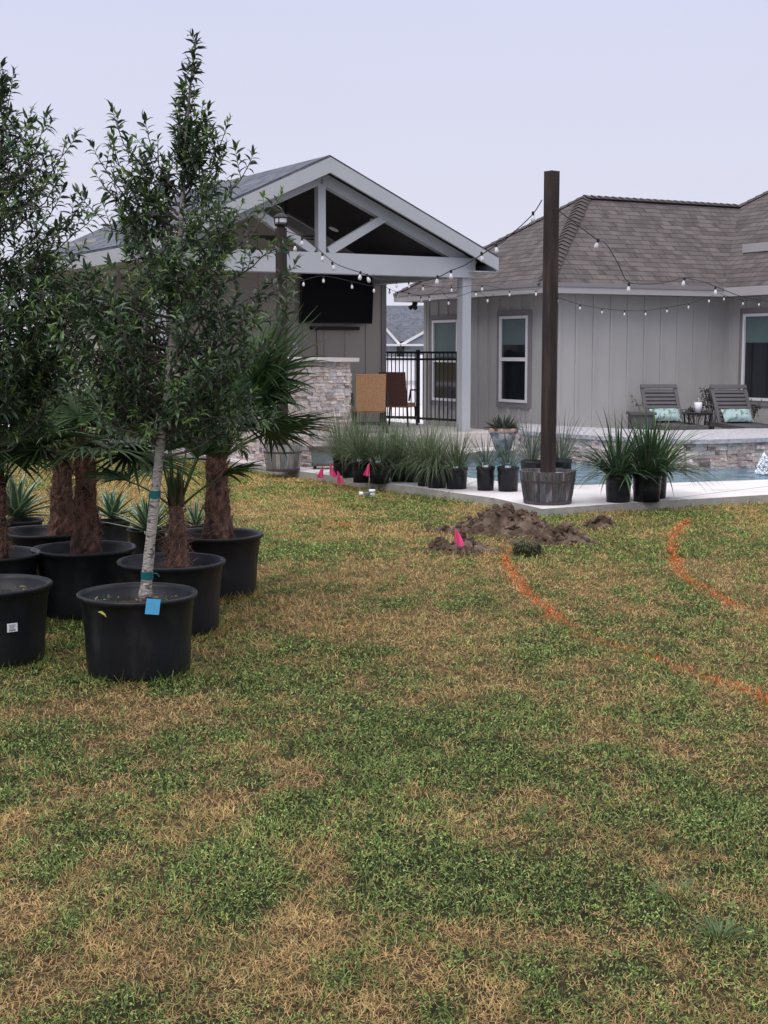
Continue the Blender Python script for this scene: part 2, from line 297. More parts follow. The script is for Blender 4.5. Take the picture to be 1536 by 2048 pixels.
def arr_mesh(name, V, F, C, m, smooth=False):
    me = bpy.data.meshes.new(name); nf = len(F); k = F.shape[1]
    me.vertices.add(len(V)); me.vertices.foreach_set('co', V.astype(np.float32).ravel())
    me.loops.add(nf * k); me.loops.foreach_set('vertex_index', F.astype(np.int32).ravel())
    me.polygons.add(nf); me.polygons.foreach_set('loop_start', np.arange(nf, dtype=np.int32) * k)
    me.update(calc_edges=True); me.validate()
    ca = me.color_attributes.new('Col', 'FLOAT_COLOR', 'POINT'); c = np.ones((len(V), 4), np.float32); c[:, :3] = C; ca.data.foreach_set('color', c.ravel())
    if smooth: me.polygons.foreach_set('use_smooth', np.ones(nf, bool))
    me.materials.append(m); o = bpy.data.objects.new(name, me); COL.objects.link(o); return o
def soilcol(x, y):
    g = lawn_mix(x, y)[:, None]; tan = np.array([.19, .155, .068]); grn = np.array([.055, .082, .024])
    far = np.clip((y - 5) / 12, 0, 1)[:, None]
    near = np.array([.125, .085, .050]) * (1 - g) + np.array([.035, .040, .019]) * g
    c = near * (1 - far) + (tan * (1 - g) + grn * g) * far
    s = spray(x, y)[:, None] * .6; return c * (1 - s) + np.array([.6, .1, .03]) * s
def make_ground():
    xs = np.concatenate([[-900, -300, -100, -40, -20, -12], np.arange(-8, 8.01, .09), [12, 20, 40, 100, 300, 900]])
    ys = np.concatenate([[-100, -30, -8, -2, 0], np.arange(1.5, 16, .09), np.arange(16, 34, .3), [40, 60, 100, 200, 500, 1500]])
    X, Y = np.meshgrid(xs, ys); x, y = X.ravel(), Y.ravel(); fade = np.clip((34 - y) / 8, 0, 1) * np.clip((9 - abs(x)) / 2, 0, 1)
    V = np.stack([x, y, zlawn(x, y) * fade - .008], 1); nx, ny = len(xs), len(ys)
    i = (np.arange(ny - 1)[:, None] * nx + np.arange(nx - 1)[None]).ravel(); F = np.stack([i, i + 1, i + nx + 1, i + nx], 1)
    tag(arr_mesh('lawn', V, F, soilcol(x, y), ground_mat(), True), kind='structure', label='lawn of mixed green and dry turf')
make_ground()
DECK = [(1085, 1035), (988, 1012), (768, 981), (683, 968), (480, 938), (300, 905), (100, 876), (-120, 852)]
dk = [G(*p) for p in DECK]; RT = [G(1151, 1030), G(1312, 1019), G(1536, 1005), G(1800, 988)]
def in_deck(x, y):          # which blades would stand on the concrete
    poly = dk[::-1] + RT; poly = [(-14, 60)] + [(p.x, p.y) for p in poly] + [(40, 30), (40, 60)]
    ins = np.zeros(x.shape, bool); j = len(poly) - 1
    for i in range(len(poly)):
        (xi, yi), (xj, yj) = poly[i], poly[j]
        c = ((yi > y) != (yj > y)) & (x < (xj - xi) * (y - yi) / ((yj - yi) or 1e-9) + xi); ins ^= c; j = i
    return ins
MOUND = G(1010, 1062)
BIGPOTS = [(279, 1367, 244), (-14, 1343, 244), (345, 1280, 220), (430, 1204, 194), (172, 1243, 205), (92, 1196, 184)]
def make_blades(n=760000):
    D = (2.7 ** .4 + rng.random(n) * (24 ** .4 - 2.7 ** .4)) ** 2.5
    x = (rng.random(n) - .5) * 2 * (.30 * D + .35); y = D
    m2 = 360000; D2 = (1.7 ** .7 + rng.random(m2) * (20 ** .7 - 1.7 ** .7)) ** (1 / .7)     # turf to either side of the view
    x2 = rng.choice([-1, 1], m2) * (.30 * D2 + .35 + 2.9 * rng.random(m2)); ok = D2 > 0; x = np.concatenate([x, x2]); y = np.concatenate([y, D2]); n = n + m2
    tall = np.ones(n)
    for q in BIGPOTS:            # unmown grass pressed against the pot bases
        c_ = G(q[0], q[1]); rb_ = q[2] / 2 * c_.y / FPX * .84; k_ = c_.y + rb_; m_ = 2600; j_ = rng.integers(0, n - m2, m_); th_ = rng.random(m_) * 2 * np.pi; ra_ = rb_ + .004 + .035 * rng.random(m_) ** 2
        x[j_] = c_.x * k_ / c_.y + ra_ * np.cos(th_); y[j_] = k_ + ra_ * np.sin(th_); tall[j_] = 1.9
    cl = fbm(x * 11, y * 11, 31, 2); keep = ((rng.random(n) < .35 + 1.3 * cl) | (tall > 1)) & ~in_deck(x, y); tall = tall[keep]; x, y, cl = x[keep], y[keep], cl[keep]; n = len(x)
    g = lawn_mix(x, y); isg = rng.random(n) < (g * .84 + .05); clover = isg & (rng.random(n) < .42) & (g > .45)
    sc_ = np.maximum(1, y / 3.6) ** .72
    ln_ = (.012 + .020 * rng.random(n) ** 1.5) * np.where(isg, 1.0, 1.05) * sc_ ** .4 * (.7 + .6 * fbm(x * 2, y * 2, 77, 2)); ln_[rng.random(n) < .02] *= 1.9; ln_ = ln_ * tall
    wd = (.0013 + .0011 * rng.random(n)) * sc_
    wd = np.where(clover, .0042 * sc_, wd); ln_ = np.where(clover, .009 * sc_, ln_)
    az = rng.random(n) * 2 * np.pi; el = np.where(isg, .35 + .95 * rng.random(n), .05 + 1.0 * rng.random(n) ** 1.4)
    el = np.where(clover, .15 + .5 * rng.random(n), el)
    d = np.stack([np.cos(az) * np.cos(el), np.sin(az) * np.cos(el), np.sin(el)], 1); s = np.stack([-np.sin(az), np.cos(az), 0 * az], 1)
    s2 = rng.normal(0, .5, (n, 3)); s = s + s2 * .5; s /= np.linalg.norm(s, axis=1)[:, None]
    z0 = zlawn(x, y) - .003 + np.where(clover, .006 + .012 * rng.random(n), rng.random(n) * .006)
    p = np.stack([x, y, z0], 1); bend = (rng.random((n, 1)) * .9 - .25) * (s * rng.choice([-1, 1], (n, 1))); bend[:, 2] -= .35 * rng.random(n)
    m1 = p + d * ln_[:, None] * .5; tip = m1 + (d + bend) * ln_[:, None] * .5
    W = wd[:, None] / 2
    V = np.stack([p - s * W * .8, p + s * W * .8, m1 + s * W, m1 - s * W, tip + s * W * .25, tip - s * W * .25], 1).reshape(-1, 3)
    i = np.arange(n) * 6; F = np.concatenate([np.stack([i, i + 1, i + 2, i + 3], 1), np.stack([i + 3, i + 2, i + 4, i + 5], 1)])
    t = rng.random((n, 1)); u = rng.random((n, 1)); pat = fbm(x * .9, y * .9, 55, 3)[:, None]
    tan = np.array([.58, .41, .20]) * t + np.array([.32, .205, .092]) * (1 - t); tan = tan * (.7 + .6 * u)
    yel = np.array([.42, .33, .10]); tan = tan * .9 + yel * .1 * (pat * 2)
    gr = np.array([.28, .36, .105]) * t + np.array([.085, .138, .048]) * (1 - t); cl2 = fbm(x * 16, y * 13, 61, 3)[:, None]; gr = gr * (.5 + .95 * u) * (.35 + .5 * pat + .8 * cl2); tan = tan * (.62 + .75 * cl2)
    farw = np.clip((y - 9) / 8, 0, 1)[:, None]; gr = gr * (1 - .0 * farw) + np.array([.05, .035, .0]) * farw * .7; tan = tan + np.array([.04, .032, -.005]) * farw
    c = np.where(isg[:, None], gr, tan); sp = spray(x + rng.normal(0, .014, n), y + rng.normal(0, .022, n))
    hit = (rng.random(n) < sp * .66)[:, None]; c = np.where(hit, np.array([.80, .20, .07]) * (.7 + .5 * u), c)
    o = arr_mesh('grass_blades', V, F, np.repeat(c, 6, 0), M['blade'])
    tag(o, 'short matted lawn grass, part green and part straw dry', 'grass', kind='stuff')
make_blades()
# ---------------------------------------------------------------- pool deck, pool
POOL = [(900, 950), (1000, 963), (1100, 969), (1151, 970), (1300, 967), (1536, 959), (1900, 942)]
pool = [G(px, py, .08) for px, py in POOL]; far = [G(1900, 905, .08), G(1367, 925, .08), G(1100, 905, .08), G(960, 902, .08), G(905, 915, .08)]
outer = [(p.x, p.y) for p in dk[::-1] + RT] + [(40, 30), (40, 60), (-14, 60)]
def slab(name, outer, hole, z0, z1, m, side):
    b = MB(); o3 = [Vector((x, y, z1)) for x, y in outer]; loops = [o3] + ([[Vector((p.x, p.y, z1)) for p in hole]] if hole else [])
    tri = tessellate_polygon(loops); allv = [p for l in loops for p in l]; b.add(allv, tri); me = b.build(name, m)
    tag(me, kind='structure'); s = MB()
    for l in loops:
        for p, q in zip(l, l[1:] + l[:1]): s.face([(p.x, p.y, z0), (q.x, q.y, z0), (q.x, q.y, z1 - .002), (p.x, p.y, z1 - .002)])
    e = s.build('slab_edge', side, me); return me
tri_fix = slab('pool_deck', outer, pool + far, -.05, .08, M['deck'], M['deck_side'])
for p_ in tri_fix.data.polygons: pass
b = MB(); wp = [Vector((p.x, p.y - (.03 if i < 7 else -1.2), .015)) for i, p in enumerate(pool + far)]; b.add(wp, tessellate_polygon([wp])); tag(b.build('pool_water', water_mat()), kind='structure')
# deck control joints
b = MB()
for a, q in (((1180, 1018), (1700, 952)), ((620, 950), (700, 925)), ((880, 990), (960, 960)), ((1230, 985), (1420, 1004))):
    p1, p2 = G(*a, .08), G(*q, .08); b.bar(p1 + Vector((0, 0, .003)), p2 + Vector((0, 0, .003)), .006, .002)
b.build('control_joint', pm('joint_line', (.34, .33, .33)), tri_fix)  # plain darker grey for the joint lines
# ---------------------------------------------------------------- stacked stone
def stones(b, p, q, z0, z1, out, t0=.05, rh=(.028, .056), rl=(.05, .19), seed=1):
    rr = random.Random(seed); p = Vector(p); q = Vector(q); d = (q - p); Ln = d.length; d.normalize(); z = z0
    while z < z1 - .012:
        h = min(rr.uniform(*rh), z1 - z); h = z1 - z if z1 - z - h < .02 else h; s = 0.0
        while s < Ln - .001:
            l = min(rr.uniform(*rl), Ln - s); l = Ln - s if Ln - s - l < .04 else l
            t = t0 + rr.uniform(-.011, .012); v = rr.random()
            c = rr.choice([(.42, .36, .33), (.47, .43, .41), (.36, .31, .29), (.50, .47, .46), (.40, .38, .38), (.54, .50, .48), (.33, .33, .34), (.44, .36, .32), (.48, .45, .44)])
            if v < .04: c = (.16, .145, .145)
            k = rr.uniform(1.12, 1.42); c = tuple(x * k for x in c); m_ = .0015
            P0 = p + d * (s + m_); P1 = p + d * (s + l - m_); o_ = Vector(out)
            vs = []
            for zz in (z + .0008, z + h - .0012):
                for base in (P0, P1):
                    jj = rr.uniform(-.010, .010); vs += [Vector((base.x, base.y, zz)), Vector((base.x, base.y, zz)) + o_ * (t + jj)]
            b.add([vs[0], vs[2], vs[3], vs[1], vs[4], vs[6], vs[7], vs[5]], [(0, 3, 2, 1), (4, 5, 6, 7), (0, 1, 5, 4), (1, 2, 6, 5), (2, 3, 7, 6), (3, 0, 4, 7)], c)
            s += l
        z += h
# bar counter (in the gazebo's frame)
bc = GF.hit(587, 935, b=5.34); br = GF.hit(706, 800, b=5.34); BL, BR, B0 = bc.x, br.x, 5.34
ct = GF.hit(640, 716, b=5.3).z
t = thing('bar_counter', 'stone faced outdoor bar counter with pale travertine top', 'bar counter', GF.w(BL, B0, .08), GF.r)
b = MB(); W_ = BR - BL; H_ = ct - .13
b.col = (.3, .27, .25); b.box(.05, W_ - .05, .05, 7.4, 0, H_)
b2 = MB(); stones(b2, (.05, .05, 0), (W_ - .05, .05, 0), 0, H_, (0, -1, 0), seed=3); stones(b2, (.05, .05, 0), (.05, 7.4, 0), 0, H_, (-1, 0, 0), seed=4); stones(b2, (W_ - .05, .05, 0), (W_ - .05, 2.3, 0), 0, H_, (1, 0, 0), seed=5)
b.build('core', M['cement'], t); b2.build('stone_veneer', M['stone'], t)
b = MB(); b.box(-.07, W_ + .06, -.06, 7.45, H_ + .001, H_ + .05); b.build('countertop', M['cap'], t)
t = thing('garden_wall', 'low stone wall with pale cap running behind the lawn, far left', 'wall', GF.w(BL, B0 + 7.6, 0), GF.r)
b = MB(); stones(b, (0, 0, 0), (0, 9, 0), .05, .62, (-1, 0, 0), seed=8); stones(b, (0, 0, 0), (.5, 0, 0), .05, .62, (0, -1, 0), seed=9); b.build('stone_veneer', M['stone'], t)
b = MB(); b.box(-.1, .6, -.08, 9.1, .625, .69); b.build('wall_cap', M['white'], t)
# ---------------------------------------------------------------- gazebo
FB = 7.45                      # front of the rake boards
apx = GF.hit(660, 314, b=FB); rt = GF.hit(996, 516, b=FB); AA, ZA = apx.x, apx.z; RA, ZR = rt.x, rt.z; half = RA - AA; LA = AA - half; pit = (ZA - ZR) / half; BB = 12.9
gz = thing('gazebo', 'grey open gable pavilion with white truss and shingled roof', 'gazebo', GF.w(0, 0, 0), GF.r)
def roofslab(b, A, Z, thick=.05):      # gazebo frame roof: two slopes
    sl = math.hypot(half, ZA - ZR)
    for e, zs in ((LA, 1), (RA, -1)):
        b.face([(e, FB, ZR + Z), (AA, FB, ZA + Z), (AA, BB, ZA + Z), (e, BB, ZR + Z)][::zs], [(0, 0), (0, sl), (BB - FB, sl), (BB - FB, 0)][::zs])
        b.face([(e, FB, ZR + Z), (AA, FB, ZA + Z), (AA, FB, ZA + Z - thick), (e, FB, ZR + Z - thick)], [(0, 0), (sl, 0), (sl, .02), (0, .02)])
        b.face([(e, FB, ZR + Z), (e, BB, ZR + Z), (e, BB, ZR + Z - thick), (e, FB, ZR + Z - thick)], [(0, 0), (5, 0), (5, .02), (0, .02)])
b = MB(); roofslab(b, 0, .03, .03); b.build('roof', M['roof_grey'], gz)
b = MB()
for e in (LA, RA):
    s_ = 1 if e > AA else -1
    b.add([(e, FB - .02, ZR - .005), (AA, FB - .02, ZA - .005), (AA, FB - .02, ZA - .215), (e, FB - .02, ZR - .19), (e, FB + .03, ZR - .005), (AA, FB + .03, ZA - .005), (AA, FB + .03, ZA - .215), (e, FB + .03, ZR - .19)],
          [(0, 1, 2, 3), (7, 6, 5, 4), (0, 4, 5, 1), (3, 2, 6, 7), (0, 3, 7, 4)])
b.build('rake_board', M['trim'], gz)
b = MB()
for e, s_ in ((LA, -1), (RA, 1)): b.box(e - .015, e + .015, FB + .035, BB, ZR - .2, ZR - .008)
for e in (LA, RA):     # flat soffit closing the eave
    x0, x1 = sorted((e, e - .42 * (1 if e > AA else -1))); b.box(x0 + .02, x1, FB + .035, BB - .02, ZR - .215, ZR - .2)
b.build('eave_fascia', M['trim'], gz)
b = MB(); zc = -.1
for e in (LA, RA):
    k = .04 * (1 if e > AA else -1); b.add([(e - k, FB + .03, ZR + zc + .0), (AA, FB + .03, ZA + zc), (AA, BB - .02, ZA + zc), (e - k, BB - .02, ZR + zc)], [(0, 1, 2, 3)])
b.build('ceiling', M['ceiling'], gz)
pr = GF.hit(930, 855, b=7.72); PR = pr.x; PL = AA - (PR - AA); FZ = .30
zb0 = GF.hit(800, 551, b=7.65).z; zb1 = GF.hit(800, 511, b=7.65).z
for a in (PL, PR):
    b = MB(); b.box(a - .077, a + .077, 7.69, 7.845, FZ, zb0); b.build('post', M['trim'], gz)
    b = MB(); b.box(a - .1, a + .1, 12.2, 12.4, FZ, zb0); b.build('post', M['trim'], gz)
b = MB(); b.box(PL - .12, PR + .12, 7.64, 7.90, zb0 + .001, zb1); b.build('beam', M['trim'], gz)
for a in (PL, PR):
    b = MB(); b.box(a - .11, a + .11, 7.905, 12.4, zb0 + .003, zb1 - .003); b.build('beam', M['trim'], gz)
b = MB(); b.box(AA - .06, AA + .06, 7.70, 7.82, zb1 + .001, ZA - .3); b.build('king_post', M['trim'], gz)
for s_ in (-1, 1):
    b = MB(); dx = 1.12; zt = ZA - dx * pit - .22; b.bar((AA + s_ * .12, 7.76, zb1 + .02), (AA + s_ * dx, 7.76, zt), .11, .115, up=Vector((0, 0, 1))); b.build('brace', M['trim'], gz)
b = MB()                # inner top chords behind the rake boards
for s_ in (-1, 1): b.bar((AA, 7.76, ZA - .26), (AA + s_ * (half - .25), 7.76, ZR - .12), .13, .16)
b.build('top_chord', M['trim'], gz)
WB = 10.6; wl = PL + .1; wr = GF.hit(771, 700, b=WB).x
b = MB(); b.add([(wl, WB, FZ), (wr, WB, FZ), (wr, WB, ZR + (RA - wr) * pit - .12), (AA, WB, ZA - .12), (wl, WB, ZR + (wl - LA) * pit - .12)], [(0, 1, 2, 3, 4)])
b.add([(wr, WB, FZ), (wr, 12.3, FZ), (wr, 12.3, ZR + .3), (wr, WB, ZR + .3)], [(0, 1, 2, 3)])
b.add([(wl, WB, FZ), (wl, 12.3, FZ), (wl, 12.3, ZR + .3), (wl, WB, ZR + .3)], [(3, 2, 1, 0)])
a = wr - .37
while a > wl: b.box(a - .025, a + .025, WB - .018, WB - .001, FZ, min(ZR + min(a - LA, RA - a) * pit - .14, 9)); a -= .40
b.build('back_wall', M['tv_wall'], gz)
b = MB(); b.box(wr - .09, wr + .004, WB - .026, WB - .004, FZ, 2.9)
for s_, e in ((1, RA), (-1, LA)): b.bar((AA, WB - .02, ZA - .2), (e - s_ * .35, WB - .02, ZR + .35 * pit - .2), .03, .13)
b.build('wall_trim', M['siding_trim'], gz)
b = MB(); b.box(BR + .02, wr + .35, 7.3, 13, .085, FZ - .002); b.build('floor_slab', M['cap'], gz)
for px, py in ((668, 457), (751, 441)):       # recessed downlights in the right-hand ceiling slope
    best = None
    for k in range(200):                      # walk along the view ray to the ceiling plane
        bb = 7.6 + k * .02; h_ = GF.hit(px, py, b=bb)
        if h_.z > ZA + zc - abs(h_.x - AA) * pit: best = h_; break
    if best:
        n_ = Vector((pit, 0, 1)).normalized(); c_ = best - n_ * .02; Mx = Matrix.Translation(c_) @ Vector((0, 0, 1)).rotation_difference(n_).to_matrix().to_4x4()
        b = MB(); b.lathe([(.085, 0), (.085, .012), (.05, .014)], 20); b.v = [tuple(Mx @ Vector(q)) for q in b.v]; b.build('downlight', M['white'], gz)
# step beside the post
b = MB(); b.box(PR - .22, PR + .25, 7.5, 8.1, .085, FZ - .001); b.box(PR + .1, PR + .7, 7.6, 8.4, .085, .19); tag(b.build('stone_step', M['cap'], loc=None), 'pale stone step at the foot of the pavilion post', 'step')
bpy.data.objects['stone_step'].location = GF.w(0, 0, 0); bpy.data.objects['stone_step'].rotation_euler = (0, 0, GF.r)
# tv + soundbar on the back wall
def on_wall(name, label, cat, px, py, b_, off=0.0):
    h_ = GF.hit(px, py, b=b_); return thing(name, label, cat, GF.w(h_.x, h_.y, h_.z), GF.r)
l = GF.hit(601, 600, b=WB - .12); r = GF.hit(745, 600, b=WB - .12); zt = GF.hit(670, 545, b=WB - .12).z; zb = GF.hit(670, 646, b=WB - .12).z
t = thing('television', 'large black flat television on the pavilion back wall', 'television', GF.w((l.x + r.x) / 2, WB - .02, zb), GF.r)
wt = (r.x - l.x) / 2; Mt = Matrix.Rotation(R(5), 4, 'X')
b = MB(); b.box(-wt, wt, -.09, -.04, 0, zt - zb, Mt); b.build('casing', M['black'], t)
b = MB(); b.box(-wt + .012, wt - .012, -.093, -.0905, .02, zt - zb - .012, Mt); b.build('screen', M['tv'], t)
b = MB(); b.box(-.2, .2, -.05, .018, .2, .5); b.build('wall_mount', M['black'], t)
l = GF.hit(622, 656, b=WB - .08); r = GF.hit(718, 656, b=WB - .08)
t = thing('soundbar', 'slim black soundbar below the television', 'speaker', GF.w(l.x, WB - .02, l.z), GF.r)
b = MB(); b.box(0, r.x - l.x, -.09, -.02, -.03, .03); b.build('casing', M['black'], t)
b = MB(); b.tube([(.12, -.03, -.03), (.13, -.012, -.2), (.14, -.012, -.5)], .006); b.build('power_cord', M['black'], t)
t = on_wall('wall_outlet', 'white double outlet on the pavilion back wall', 'outlet', 590, 692, WB - .01)
b = MB(); b.box(-.04, .04, -.012, 0, -.055, .055); b.build('cover_plate', M['white'], t)
b = MB(); b.box(-.015, .015, -.016, -.0125, .012, .036); b.box(-.015, .015, -.016, -.0125, -.036, -.012); b.build('socket', M['ink'], t)
# ceiling fan seen through the truss
h_ = GF.hit(572, 474, b=9.0)
t = thing('ceiling_fan', 'dark ceiling fan hanging under the pavilion roof', 'ceiling fan', GF.w(h_.x, 9.0, h_.z), GF.r)
b = MB(); b.tube([(0, 0, .05), (0, 0, max(.1, ZA + zc - abs(h_.x - AA) * pit - h_.z))], .015); b.lathe([(.03, .09), (.11, .05), (.11, -.03), (.05, -.07)], 16); b.build('motor', M['black'], t)
for k in range(5):
    b = MB(); b.box(.1, .62, -.06, .06, -.008, .004, Matrix.Rotation(R(72 * k + 18), 4, 'Z') @ Matrix.Rotation(R(10), 4, 'X')); b.build('blade', M['black'], t)
# ---------------------------------------------------------------- black picket fence behind the pavilion
pa = P(764, 703, 25.0); pb = P(836, 702, 24.4); pc = P(917, 703, 23.6); fz = .30
t = thing('picket_fence', 'black metal picket fence between pavilion and house', 'fence', (pa.x, pa.y, fz), 0)
o3 = Vector((pa.x, pa.y, 0)); ftop = pa.z - fz
seg = [(pa - o3), (pb - o3), (pc - o3)]; seg = [Vector((p.x, p.y, 0)) for p in seg]
b = MB(); tot = (seg[2] - seg[0]).length; n = 18
for i in range(n + 1):
    q = seg[0].lerp(seg[2], (i + .5) / (n + 1)); b.box(q.x - .009, q.x + .009, q.y - .009, q.y + .009, .06, ftop - .02)
b.build('pickets', M['black'], t)
for z in (.09, ftop - .13, ftop - .015):
    b = MB(); b.bar(seg[0] + Vector((0, 0, z)), seg[2] + Vector((0, 0, z)), .03, .035); b.build('rail', M['black'], t)
for q in (seg[0], seg[1]):
    b = MB(); b.box(q.x - .035, q.x + .035, q.y - .035, q.y + .035, 0, ftop + .03); b.build('post', M['black'], t)
# ---------------------------------------------------------------- house
hs = thing('house', 'grey board and batten house with brown shingle hip roof', 'house', (HF.o.x, HF.o.y, 0), HF.r)
EZ = HF.hit(1083, 566, a=0.0).z; HW = 2.43; PK = HF.w(HW, HW); PZ = CAMZ + (700 - 400) * (PK.y) / FPX; hp = (PZ - EZ) / HW; IA = 3.52
b = MB(); th = .03; sl = math.hypot(HW, PZ - EZ); E = EZ
def rf(pts, org, ex): # shingle face with uv: ex = eave direction in plan
    ex = Vector(ex).normalized(); up = Vector((-ex.y, ex.x)); k = math.sqrt(1 + hp * hp)
    b.face(pts, [((p[0] - org[0]) * ex.x + (p[1] - org[1]) * ex.y, ((p[0] - org[0]) * up.x + (p[1] - org[1]) * up.y) * k) for p in pts])
pk = (HW, HW, PZ); vt = (IA + HW, HW, PZ)
rf([(0, 0, E), (IA, 0, E), vt, pk], (0, 0), (1, 0))
rf([(0, 2 * HW, E), (0, 0, E), pk], (0, 2 * HW), (0, -1))
rf([(14, 2 * HW, E), (0, 2 * HW, E), pk, (14, HW, PZ)], (14, 2 * HW), (-1, 0))
K = 3.2; ht = (IA + HW + K, HW - K, PZ + K * hp)
rf([(IA, 0, E), (IA, -9, E), (IA + HW + K, -9, ht[2]), ht, vt], (IA, 0), (0, -1))
rf([vt, ht, (IA + HW + K + 6, HW - K, ht[2]), (IA + HW + K + 6, HW + 0, PZ)], (20, HW), (-1, 0))
b.build('roof', M['roof_brown'], hs, )
def ridge(p, q, m=M['roof_brown']):
    b_ = MB(); p = Vector(p); q = Vector(q); n = int((q - p).length / .15)
    for i in range(n):
        c1 = p.lerp(q, i / n); c2 = p.lerp(q, (i + 1.15) / n); d = (q - p).normalized(); sd = d.cross(Vector((0, 0, 1))).normalized() * .13; u_ = Vector((0, 0, 1))
        for s_ in (1, -1):
            k_ = .13 * hp * .7
            b_.face([c1 + u_ * .030, c1 + sd * s_ + u_ * (.030 - k_), c2 + sd * s_ + u_ * (.012 - k_), c2 + u_ * .012], [(0, 0), (.13, 0), (.13, .2), (0, .2)])
    return b_
for p, q in (((0, 0, E), pk), (pk, vt), ((0, 2 * HW, E), pk), (vt, ht)): ridge(p, q).build('ridge_cap', M['roof_brown'], hs)
# raised roof section at the right edge
b = MB(); u0 = HF.hit(1487, 484, a=IA + .9); ru, rv = IA + .9, u0.y; rz = E + .9 * hp + .16
pts = [(ru, rv, rz), (ru, rv - 6, rz), (ru + 3, rv - 6, rz + 3 * hp), (ru + 3, rv, rz + 3 * hp)]; rf(pts, (ru, rv), (0, -1)); b.build('upper_roof', M['roof_brown'], hs)
b = MB(); b.box(ru - .02, ru, rv - 6, rv, rz - .15, rz - .003); b.add([(ru, rv, rz - .16), (ru + 3, rv, rz - .16 + 3 * hp), (ru + 3, rv, rz + 3 * hp - .004), (ru, rv, rz - .004)], [(0, 1, 2, 3)]); b.build('upper_fascia', M['fascia'], hs)
b = MB()
b.box(-.02, IA, -.02, .0, E - .15, E - .005); b.box(-.02, 0, .0015, 2 * HW, E - .15, E - .005); b.box(IA - .02, IA, -9, -.021, E - .15, E - .005); b.box(-.02, IA, 2 * HW, 2 * HW + .02, E - .15, E - .005)
b.build('fascia', M['fascia'], hs)
b = MB(); b.box(-.035, IA + .01, -.035, -.0215, E - .05, E + .012); b.box(-.035, -.0215, -.0215, 2 * HW + .02, E - .05, E + .012); b.build('drip_edge', M['siding_trim'], hs)
b = MB(); zs = E - .15
b.box(0, IA + .4, 0.001, .4, zs, zs + .012); b.box(0, .4, .401, 2 * HW, zs, zs + .012); b.box(IA, IA + .4, -9, 0, zs, zs + .012); b.build('soffit', M['siding_trim'], hs)
WZ0 = .1; wi = .4; we = 2 * HW - .4
def battwall(name, p, q, z0, z1, sp=.338, wd=.05, wins=()):
    b = MB(); p = Vector(p); q = Vector(q); d = (q - p); Ln = d.length; d.normalize(); n_ = Vector((d.y, -d.x, 0))
    b.face([p + Vector((0, 0, z0)), q + Vector((0, 0, z0)), q + Vector((0, 0, z1)), p + Vector((0, 0, z1))])
    s = .15
    while s < Ln:
        segs = [(z0, z1)]
        for (s0, s1, y0, y1) in wins:
            if s0 - .02 < s < s1 + .02: segs = [(z0, y0), (y1, z1)]
        for (y0, y1) in segs:
            c_ = p + d * s; b.bar(c_ + Vector((0, 0, y0)) + n_ * .012, c_ + Vector((0, 0, y1)) + n_ * .012, wd, .023, up=n_)
        s += sp
    return b.build(name, M['siding'], hs)
def window(pl, px0, px1, py0, py1, mid=True, shade=.5, trimw=.09, mull=False):
    # pl: ('a', val) outward -a ; window rectangle from measured pixels on that wall
    A = HF.hit(px0, py0, a=pl); B = HF.hit(px1, py1, a=pl); y0, y1 = sorted((A.y, B.y)); z1, z0 = A.z, HF.hit(px0, py1, a=pl).z
    o = MB()
    def ring(bm, e, w_, x0, x1):   # frame ring
        bm.box(x0, x1, y0 - e, y0 - e + w_, z0 - e, z1 + e); bm.box(x0, x1, y1 + e - w_, y1 + e, z0 - e, z1 + e)
        bm.box(x0 + .001, x1, y0 - e + w_, y1 + e - w_, z0 - e, z0 - e + w_); bm.box(x0 + .001, x1, y0 - e + w_, y1 + e - w_, z1 + e - w_, z1 + e)
    ring(o, trimw, trimw - .001, pl - .03, pl - .001); wn = o.build('window', M['siding_trim'], hs)
    f = MB(); ring(f, 0, .045, pl - .045, pl - .002)
    if mid: zm = (z0 + z1) / 2; f.box(pl - .044, pl - .002, y0 + .045, y1 - .045, zm - .03, zm + .03)
    if mull: ym = (y0 + y1) / 2; f.box(pl - .043, pl - .002, ym - .02, ym + .02, z0 + .045, z1 - .045)
    f.build('frame', M['white'], wn)
    g = MB(); g.box(pl - .012, pl - .0015, y0 + .045, y1 - .045, z0 + .045, z1 - .045); g.build('pane', M['glass'], wn)
    if shade: s = MB(); s.box(pl - .016, pl - .0125, y0 + .06, y1 - .06, z1 - .045 - (z1 - z0) * shade, z1 - .046); s.build('shade', M['shade'], wn)
    return (y0 - trimw, y1 + trimw, z0 - trimw, z1 + trimw)
w1 = window(wi, 1003, 1057, 633, 803, shade=.30); w2 = window(wi, 868, 918, 641, 800, shade=.42)
flip = lambda q: (we - q[1], we - q[0], q[2], q[3])
battwall('wall', (wi, we, 0), (wi, wi, 0), WZ0, zs, wins=[flip(w1), flip(w2)])
battwall('wall', (wi, wi, 0), (IA + .4, wi, 0), WZ0, zs)
w3 = window(IA + .4, 1490, 1640, 628, 800, mid=False, shade=.3, mull=True)
b_len = 9; battwall('wall', (IA + .4, wi, 0), (IA + .4, -8.6, 0), WZ0, zs, wins=[(wi - w3[1], wi - w3[0], w3[2], w3[3])])
battwall('wall', (IA + 6, we, 0), (wi, we, 0), WZ0, zs)
for q_ in ((wi - .027, wi + .09, wi - .027, wi - .003), (wi - .027, wi - .003, wi - .0025, wi + .09), (wi - .027, wi - .003, we - .1, we)):
    b = MB(); b.box(*q_, WZ0, zs); b.build('corner_board', M['siding'], hs)
h_ = HF.hit(822, 606, a=wi - .1)
t = thing('security_light', 'small black twin security light under the house eave', 'security light', HF.w(h_.x, min(h_.y, 2 * HW - .2), zs - .02), HF.r)
b = MB(); b.lathe([(.05, -.03), (.05, .02)], 14); b.build('base', M['black'], t)
